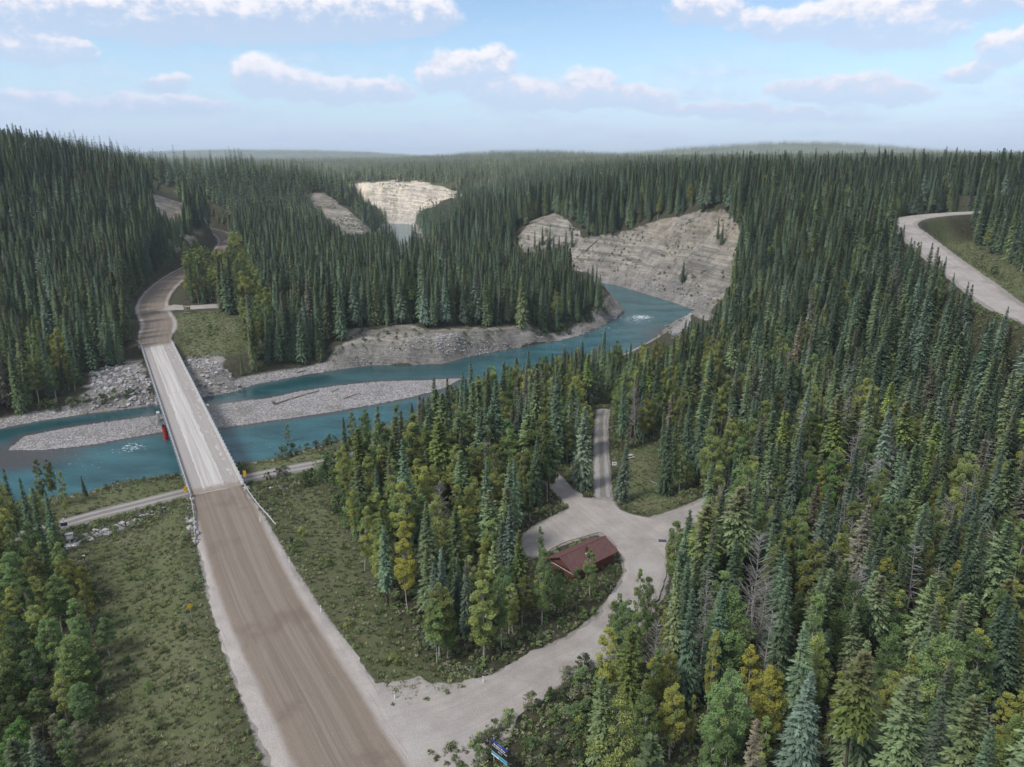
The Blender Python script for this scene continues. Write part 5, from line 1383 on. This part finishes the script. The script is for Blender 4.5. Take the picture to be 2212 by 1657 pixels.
sign_panel('notice_sign', 1131, 1118, 2.4, .55, 1.5, 'tall narrow white notice at the left edge of the parking lot', [(-.1, .3, .5, .12, M_SGRN), (.1, 0, .5, .1, M_SGRY), (0, -.25, .45, .14, M_SGRN)])
x, y = G(1430, 1170); e = tag(MB().box((0, 0, .03), (1.3, .8, .05)).build('ground_mat', simple('mat_slate', (.06, .06, .085), .8, .3, 6.0)), 'dark rectangular mat lying on the pale gravel lot', 'mat'); e.location = (x, y, 5.06); e.rotation_euler = (0, 0, -.1)

def picnic_table(vx, vy, rz, lab):
    x, y = G(vx, vy); e = tag(empty('picnic_table', (x, y, H1(x, y)), rz), lab, 'table'); m = simple('grey_plank', (.42, .41, .40), .9, .2, 4.0)
    for k in range(4): MB().box((0, -.3 + k * .2, .75), (1.9, .18, .05)).build('top_plank', m, e)
    for s in (-1, 1):
        MB().box((0, s * .75, .45), (1.9, .26, .05)).build('bench_plank', m, e)
        f = MB().box((s * .7, 0, .42), (.08, 1.6, .09)).box((s * .7, 0, .70), (.08, .8, .06))
        for t in (-1, 1): f.tube([(s * .7, t * .62, -.05), (s * .7, t * .26, .73)], .05, 4)
        f.build('trestle', m, e)
picnic_table(1358, 990, .5, 'grey wooden picnic table on the small gravel pad behind the young spruce')
x, y = G(405, 675); e = tag(empty('information_kiosk', (x, y, H1(x, y)), .25), 'roofed information board facing the bridge at the far pullout', 'kiosk')
for s in (-1, 1): MB().box((s * 1.15, 0, 1.3), (.16, .16, 2.8)).build('post', M_WOODP, e)
bo = MB().box((0, 0, 1.55), (2.15, .08, 1.25)).build('board', simple('kiosk_board', (.30, .30, .08), .7, .3, 2.5), e)
for (a, c_, w_, h2_, m) in [(-.55, .25, .6, .3, M_WHT), (.1, .1, .35, .15, M_DKIN), (-.2, -.3, .9, .22, M_PALEB), (.65, -.1, .4, .5, M_YEL)]:
    MB().box((a, -.05, 1.55 + c_), (w_, .01, h2_)).build('poster', m, bo)
MB().box((0, 0, .62), (2.15, .1, .3)).build('apron', M_WOODP, e)
rf_ = MB().box((0, -.42, 2.72), (2.9, .9, .06), None).build('roof', M_TRIM, e)
MB().box((0, .42, 2.72), (2.9, .82, .06)).build('eave_panel', M_TRIM, rf_)
MB().box((0, -.9, .05), (2.6, .35, .1)).build('step', M_CONC, e)

x, y = G(152, 1176); z = H1(x, y); e = tag(empty('gauging_station', (x, y, z), .35), 'white instrument box on a concrete pad with a solar panel mast', 'instrument')
MB().box((.2, -.4, .06), (2.5, 1.3, .14)).build('pad', simple('pale_pad', (.62, .62, .60), .9, .15), e)
MB().box((0, .05, .6), (.22, .22, 1.1)).build('pedestal', M_STEEL, e)
bx_ = MB().box((.1, 0, 1.55), (1.05, .6, .95)).build('cabinet', M_STEEL, e)
MB().box((.15, -.31, 1.5), (.8, .02, .6)).build('label_plate', M_WHT, bx_); MB().box((.1, -.02, 2.06), (1.2, .8, .06)).build('cap', M_STEEL, bx_)
MB().tube([(-.45, .5, 0), (-.45, .5, 4.5)], .045, 6).build('mast', M_STEEL, e)
pn = MB().box((0, 0, 0), (1.1, .05, .65)).build('solar_panel', simple('solar_cells', (.008, .01, .035), .3, .1, 8.0, 0, .5), e); pn.location = (-.45, .4, 3.7); pn.rotation_euler = (-.55, 0, 0)
for (dx, dz, w_, h2_) in [(0, .345, 1.2, .05), (0, -.345, 1.2, .05), (.575, 0, .05, .68), (-.575, 0, .05, .68)]: MB().box((dx, -.004, dz), (w_, .07, h2_)).build('frame', M_WHT, pn)
MB().tube([(-.45, .5, 4.5), (-.45, .5, 4.75)], .11, 8).build('sensor', M_WHT, e)
x, y = G(183, 1212); e = tag(empty('marker_stake', (x, y, H1(x, y))), 'short dark stake with white cap in the left meadow', 'post')
MB().box((0, 0, .5), (.09, .09, 1.0)).build('stake', M_BLK, e); MB().box((0, 0, 1.02), (.35, .12, .16)).build('cap', M_WHT, e)
x, y = G(1077, 649); e = tag(empty('lattice_mast', (x, y, H1(x, y) - .2)), 'thin white lattice mast among the spruces on the peninsula', 'mast')
for (a, c_) in ((-.3, 0), (.3, 0), (0, .4)): MB().tube([(a, c_, 0), (a, c_, 5.6)], .05, 4).build('leg', M_WHT, e)
for k in range(6): MB().tube([(-.3, 0, .4 + k * .9), (.3, 0, .95 + k * .9)], .035, 4).build('brace', M_WHT, e)
MB().tube([(0, .1, 5.5), (0, .1, 6.6)], .05, 6).build('antenna', M_WHT, e)

# logs
def log(v0, v1, r, lab, root=False, z0=.0, mat=None, grp=None, nb=3, lift=0):
    a, c_ = G(*v0), G(*v1); A3 = Vector((a[0], a[1], H1(*a) + r * .8 + z0)); C3 = Vector((c_[0], c_[1], H1(*c_) + r * .6 + z0 + lift)); m = mat or M_LOG
    e = tag(empty('fallen_log', A3), lab, 'log', grp); D_ = C3 - A3
    MB().tube([(0, 0, 0), tuple(D_ * .5 + Vector((0, 0, .05))), tuple(D_)], [r, r * .75, r * .4], 8).build('stem', m, e, True)
    q = random.Random(int(v0[0]))
    for k in range(nb):
        t = q.uniform(.3, .9); s = D_ * t; d_ = Vector((q.uniform(-1, 1), q.uniform(-1, 1), q.uniform(.1, .8))).normalized() * q.uniform(.6, 1.6)
        MB().tube([tuple(s), tuple(s + d_)], [r * .3, r * .1], 5).build('branch_stub', m, e)
    if root:
        mb = MB()
        for k in range(11):
            d_ = Vector((q.uniform(-1, 1), q.uniform(-1, 1), q.uniform(-.4, 1))).normalized(); d_ = (d_ - D_.normalized() * d_.dot(D_.normalized())).normalized() * q.uniform(.8, 1.7) - D_.normalized() * .3
            mb.tube([(0, 0, 0), tuple(d_)], [r * .7, r * .15], 5)
        mb.build('root_plate', simple('root_brown', (.13, .085, .06), .95, .3), e)
log((592,874), (690,845), .32, 'long bare log with upturned root plate on the gravel island', True)
log((742,862), (778,850), .25, 'short dark driftwood log on the upper gravel island', grp='driftwood on the island')
log((750,856), (770,864), .2, 'crossed driftwood branch on the upper gravel island', grp='driftwood on the island')
log((716,848), (735,840), .18, 'small driftwood stick left of the island driftwood pile', grp='driftwood on the island')
log((792,832), (806,822), .16, 'small leaning driftwood stick near the island head')
log((640,806), (662,800), .2, 'pale driftwood on the far bank left of the cliff', grp='far bank driftwood')
log((650,812), (690,806), .17, 'long pale driftwood on the far bank left of the cliff', grp='far bank driftwood')
log((1405,1040), (1462,1072), .16, 'pale fallen trunk lying on the grass right of the lane', mat=M_DEAD)
log((1412,1052), (1432,1042), .10, 'thin forked branch lying on the grass right of the lane', mat=M_DEAD)
log((1046,1160), (1112,1141), .22, 'grey log edging the left end of the parking lot', nb=0)
log((1310,740), (1330,748), .15, 'driftwood at the water edge near the bend', nb=1)
log((1290,520), (1225,575), .45, 'long dark trunk lying down the right cliff face', nb=5, lift=0)
log((1180,552), (1120,535), .3, 'fallen trunk across the upper left of the cliff', nb=3)
x, y = G(1436, 1058); e = tag(empty('tree_stump', (x, y, H1(x, y) - .1)), 'thin pale broken trunk standing right of the lane', 'stump')
MB().tube([(0, 0, 0), (.05, 0, 1.6), (.0, .05, 3.0)], [.15, .12, .06], 7).build('stem', M_DEAD, e, True)

# ------------------------------------------------------------------ boulders
M_STONE, b, p = material('riprap_stone')
g_ = b.n('ShaderNodeNewGeometry').outputs['Position']; oi = b.n('ShaderNodeObjectInfo')
k = b.m('MULTIPLY', b.ss(oi.outputs['Random'], 0, 1, .7, 1.25), b.ss(b.noise(g_, 2.0, 4, .6), .3, .7, .85, 1.15))
b.put(p.inputs['Base Color'], b.v('MULTIPLY', (.33, .32, .325), b.comb(k, k, k)))
def rock_mesh(seed):
    q = np.random.default_rng(seed); bm = bmesh.new()
    for _ in range(15):
        d_ = q.normal(0, 1, 3); d_ /= np.linalg.norm(d_); bm.verts.new(d_ * q.uniform(.75, 1.05, 3) * np.array([1, .8, .62]))
    r = bmesh.ops.convex_hull(bm, input=bm.verts); bmesh.ops.delete(bm, geom=[v for v in r['geom_interior'] if isinstance(v, bmesh.types.BMVert)], context='VERTS')
    me = bpy.data.meshes.new('boulder'); bm.to_mesh(me); bm.free(); me.materials.append(M_STONE); return me
ROCKS = [rock_mesh(i) for i in range(7)]
def in_poly_pts(PV, n, seed):
    P = np.array([G(*v) for v in PV]); q = np.random.default_rng(seed); out = []
    while len(out) < n:
        x = q.uniform(P[:, 0].min(), P[:, 0].max(), n * 2); y = q.uniform(P[:, 1].min(), P[:, 1].max(), n * 2); m = inside(x, y, P); out += list(zip(x[m], y[m]))
    return out[:n]
def riprap(name, PV, n, s0, s1, seed, extra):
    pts = in_poly_pts(PV, n + extra, seed); q = random.Random(seed)
    e = tag(empty(name, (pts[0][0], pts[0][1], 0)), kind='structure'); o0 = Vector((pts[0][0], pts[0][1], 0)); st = []
    for i, (x, y) in enumerate(pts):
        z = H1(x, y)
        if z < .0: continue
        s = q.uniform(s0, s1) * (1 if i < n else .55)
        if i < n:
            o = link('boulder', q.choice(ROCKS), e); o.location = Vector((x, y, z + s * .15)) - o0
            o.rotation_euler = (q.uniform(-.5, .5), q.uniform(-.5, .5), q.uniform(0, 6.3)); o.scale = (s * q.uniform(.8, 1.3), s, s * q.uniform(.7, 1.1))
        else: st.append((x, y, z + s * .1, s, q.randrange(7)))
    return st
small = []
small += riprap('riprap_bank', [(195,800),(250,790),(300,785),(340,872),(185,893),(205,850)], 170, .55, 1.15, 1, 260)
small += riprap('riprap_bank', [(392,775),(460,775),(500,815),(520,842),(440,860)], 60, .5, 1.1, 2, 120)
small += riprap('stone_row', [(115,1183),(180,1156),(260,1130),(370,1090),(372,1098),(265,1142),(190,1170),(125,1195)], 62, .35, .85, 3, 90)
small += riprap('stone_row', [(560,1052),(640,1043),(705,1036),(706,1041),(640,1050),(565,1060)], 20, .3, .6, 4, 40)
small += riprap('bank_stones', [(0,930),(180,896),(340,876),(340,880),(180,905),(0,945)], 30, .3, .9, 5, 200)
small += riprap('bank_stones', [(405,1085),(424,1110),(432,1180),(415,1180),(400,1120)], 12, .3, .9, 6, 50)
rs = [bpy.data.objects.new('r', m) for m in ROCKS]
for PV, n, s0, s1, sd in [([(14,971),(137,925),(345,896),(581,860),(828,824),(913,822),(964,834),(793,872),(588,904),(352,928),(85,968)], 5200, .10, .34, 7), ([(1310,605),(1525,672),(1560,620),(1420,590)], 900, .2, .7, 8), ([(1140,752),(1330,690),(1345,672),(1330,668),(1300,690),(1140,745)], 700, .12, .35, 9),
                          ([(560,828),(800,786),(800,782),(560,822)], 500, .12, .4, 10), ([(1440,712),(1490,692),(1490,712),(1450,735)], 400, .12, .35, 11), ([(760,790),(1120,752),(1110,745),(960,765),(770,770)], 420, .2, .6, 12)]:
    q = random.Random(sd)
    P_ = np.array(in_poly_pts(PV, n, sd)); Z_ = H(P_[:, 0], P_[:, 1])
    for (x, y), z in zip(P_, Z_):
        if z > -.1: s = q.uniform(s0, s1); small.append((x, y, z + s * .1, s, q.randrange(7)))
scatter('stones', rs, small, 'loose grey stones strewn over the river bars and banks', 'stones', .4)

# ------------------------------------------------------------------ shrubs and ground cover
def shrub_patch(PV, n, h0, h1, cols_, words_, seed, al=0.0):
    q = random.Random(seed); grp = f'shrubs {words_}'
    for (x, y) in in_poly_pts(PV, n, seed):
        z = H1(x, y)
        if z < .15: continue
        h = q.uniform(h0, h1); ck = q.choice(cols_)
        vx, vy = proj(x, y, z + h * .5)
        grp = f'shrubs {place_words(vx, vy, x, y)}'
        lab = f'{"tall " if h > (h0 + h1) / 2 else "low "}{COLW.get(ck, "pale grey")} shrub {place_words(vx, vy, x, y)}'
        o_ = plant(q.choice(SHRUB), 'shrub', x, y, h, q.uniform(0, 6.3), GREEN[ck], al if q.random() < .4 else 0, (0, 0), q.uniform(.8, 1.25), lab, 'shrub', grp, z, parts=('stems', 'foliage')); NAMED.append((o_, vx))
shrub_patch([(640,1050),(720,1010),(790,1060),(800,1140),(760,1150),(720,1090)], 30, 2.2, 4.6, ['bush', 'poplar', 'poplar_dark'], 'in the thicket between meadow and river grove', 21, .1)
shrub_patch([(585,985),(640,950),(720,960),(720,985),(600,1000)], 16, 1.6, 3.4, ['bush', 'poplar_dark', 'willow'], 'along the near river bank right of the bridge', 22)
shrub_patch([(560,1075),(680,1060),(760,1200),(840,1350),(960,1460),(880,1500),(700,1300)], 34, .5, 1.5, ['bush', 'willow', 'poplar_yel', 'poplar'], 'dotted over the meadow right of the highway', 23, .2)
shrub_patch([(240,1200),(400,1120),(430,1280),(470,1420),(520,1620),(300,1640),(270,1400)], 32, .5, 1.5, ['bush', 'willow', 'poplar', 'poplar_dark'], 'dotted over the meadow left of the highway', 24, .1)
shrub_patch([(60,878),(320,842),(330,862),(100,892),(40,900)], 16, 1.5, 3.2, ['bush', 'willow', 'poplar_dark'], 'above the riprap on the far left bank', 25)
shrub_patch([(1120,742),(1240,718),(1318,670),(1310,655),(1230,690),(1130,725)], 34, 1.8, 3.6, ['bush', 'poplar_dark'], 'along the shore of the peninsula point', 26)
shrub_patch([(225,1052),(300,1036),(388,1024),(388,1036),(300,1050),(230,1064)], 16, .9, 1.8, ['willow', 'wolf'], 'fringing the near river edge left of the bridge', 27)
shrub_patch([(1010,1657),(1040,1600),(1110,1540),(1200,1470),(1260,1440),(1290,1560),(1280,1657)], 30, .9, 2.6, ['bush', 'poplar', 'poplar_dark', 'willow'], 'behind the park sign below the side road', 28, .15)
shrub_patch([(380,690),(470,680),(520,700),(525,770),(440,780),(400,770)], 12, .6, 1.8, ['bush', 'poplar_dark'], 'on the grassy bank below the far kiosk', 29)
shrub_patch([(2060,510),(2110,530),(2200,600),(2200,640),(2110,590)], 14, 1.0, 2.6, ['bush', 'willow', 'poplar'], 'on the verge right of the plateau road', 30)
shrub_patch([(560,1032),(620,1020),(625,1034),(590,1044)], 6, 1.6, 2.6, ['willow', 'bush'], 'between the river track and bridge embankment', 31)
shrub_patch([(400,600),(380,640),(410,650),(480,640),(500,600)], 6, 1.5, 3, ['poplar', 'poplar_yel'], 'under the poplars beside the far road', 32)
shrub_patch([(1200,1210),(1330,1200),(1365,1215),(1340,1290),(1250,1360),(1150,1390)], 16, .6, 1.8, ['bush', 'poplar', 'poplar_dark'], 'in front of the red-roofed building', 33)

shrub_patch([(1290,590),(1330,520),(1450,485),(1560,480),(1570,600),(1520,660)], 10, .8, 2.2, ['bush', 'poplar_dark', 'willow'], 'clinging to the pale cliff face', 34)
shrub_patch([(1130,520),(1165,490),(1240,490),(1240,510),(1170,535)], 8, 1.5, 3.2, ['bush', 'poplar_dark'], 'in the hollow at the upper left of the cliff', 35)
shrub_patch([(760,716),(900,716),(1010,720),(1090,738),(1000,750),(790,760)], 10, .6, 1.6, ['bush', 'willow', 'poplar_dark'], 'bluff', 37)
def tuft(seed, n=16, h=.5, r=.35):
    q = np.random.default_rng(seed); V = []; RN = []
    for k in range(n):
        a = q.uniform(0, 6.28); p0 = np.array([math.cos(a), math.sin(a), 0]) * r * q.random(); o = np.array([math.cos(a + q.normal(0, .6)), math.sin(a + q.normal(0, .6)), 0]); s = np.array([-o[1], o[0], 0]) * q.uniform(.04, .09)
        t = p0 + o * q.uniform(.1, .35) + np.array([0, 0, h * q.uniform(.5, 1.1)]); V += [p0 - s, p0 + s, t + s * .6, t - s * .2]; RN += [q.random()] * 4
    return np.array(V), np.arange(n * 4).reshape(-1, 4), np.array(RN)
gs = []
for j, c_ in enumerate([(.195, .21, .11), (.165, .20, .085), (.23, .225, .13), (.25, .25, .18), (.145, .19, .075), (.165, .185, .095)]):
    V, F, RN = tuft(400 + j, 22, .42, .35) if j < 3 else broad_crown(.5, .42, 0, 7, 10, 400 + j, .15, .22)[:3]
    gs.append(bpy.data.objects.new('g', mesh_np('g', V, F, fixed_mat(M_LEAF, c_), False, {'rnd': ('POINT', RN), 'yel': ('POINT', RN * 0)})))
q = np.random.default_rng(77); rows = []
for j, P in enumerate(MEADOW):
    P = np.array(P); A2 = .5 * abs(np.dot(P[:, 0], np.roll(P[:, 1], 1)) - np.dot(P[:, 1], np.roll(P[:, 0], 1)))
    n = int(min(A2 * (3.2 if j < 2 else 1.6), 14000)); x = q.uniform(P[:, 0].min() - 2, P[:, 0].max() + 2, n * 3); y = q.uniform(P[:, 1].min() - 2, P[:, 1].max() + 2, n * 3); m = inside(x, y, P); x, y = x[m][:n], y[m][:n]
    z, rk_, gv_, vg_, sd_ = H(x, y, True); ok = (vg_ < .35) & (sd_ > .8)
    pn_ = fbm(x, y, 7, 3, 33)
    for a, c_, d_, o_, w_ in zip(x, y, z, ok, pn_):
        if o_: j_ = int(np.clip(1.3 + w_ * 2.6 + q.normal(0, .9), 0, 5)); rows.append((a, c_, d_ - .03, q.uniform(.4, .9) * (1 if j_ < 3 else .75), j_))
x = q.uniform(-110, 120, 64000); y = q.uniform(38, 190, 64000); z, rk_, gv_, vg_, sd_ = H(x, y, True)
ok = (vg_ < .3) & (sd_ > 1.0) & (np.abs(x) < .8 * y + 24)
for P in MEADOW: ok &= ~inside(x, y, P)
for a, c_, d_ in zip(x[ok], y[ok], z[ok]): rows.append((a, c_, d_ - .03, q.uniform(.7, 1.5), q.choice([3, 4, 5, 4, 4])))
x = q.uniform(-200, 150, 60000); y = q.uniform(235, 900, 60000); z, rk_, gv_, vg_, sd_ = H(x, y, True)
ok = (rk_ > .35) & (sd_ > 2) & (np.abs(x) < .7 * y) & (fbm(x, y, 22, 3, 55) > .02)
for a, c_, d_ in list(zip(x[ok], y[ok], z[ok]))[:1500]: rows.append((a, c_, d_ - .05, q.uniform(.8, 2.6), q.choice([3, 4, 5])))
scatter('undergrowth', gs, rows, 'rough grass and low herbs covering meadows and forest floor', 'grass', .15)

# ------------------------------------------------------------------ summer haze in the air
mh = bpy.data.materials.new('haze_air'); mh.use_nodes = True; nt = mh.node_tree; nt.nodes.clear()
pv = nt.nodes.new('ShaderNodeVolumePrincipled'); ou = nt.nodes.new('ShaderNodeOutputMaterial'); nt.links.new(pv.outputs[0], ou.inputs['Volume'])
pv.inputs['Color'].default_value = (.80, .90, 1.0, 1); pv.inputs['Density'].default_value = 0.0001; pv.inputs['Anisotropy'].default_value = .0
hz = MB().box((0, 4650, 70), (23000, 10600, 190)).build('haze', mh)
tag(hz, 'pale summer haze softening the distant hills', 'haze', kind='stuff')

# look-alikes: name the small sets by their order across the view
sets = {}
for o, vx in NAMED: sets.setdefault(o['label'], []).append((vx, o))
ORD = ['leftmost', 'second', 'third', 'fourth', 'fifth', 'sixth', 'seventh', 'eighth', 'ninth', 'tenth', 'eleventh', 'twelfth', 'thirteenth', 'fourteenth', 'fifteenth', 'sixteenth']
for lab, L in sets.items():
    if 1 < len(L) <= 16:
        L.sort(key=lambda t: t[0])
        for i, (_, o) in enumerate(L):
            o['label'] = f'{lab}, ' + ('leftmost' if i == 0 else 'rightmost' if i == len(L) - 1 else f'{ORD[i]} from left')
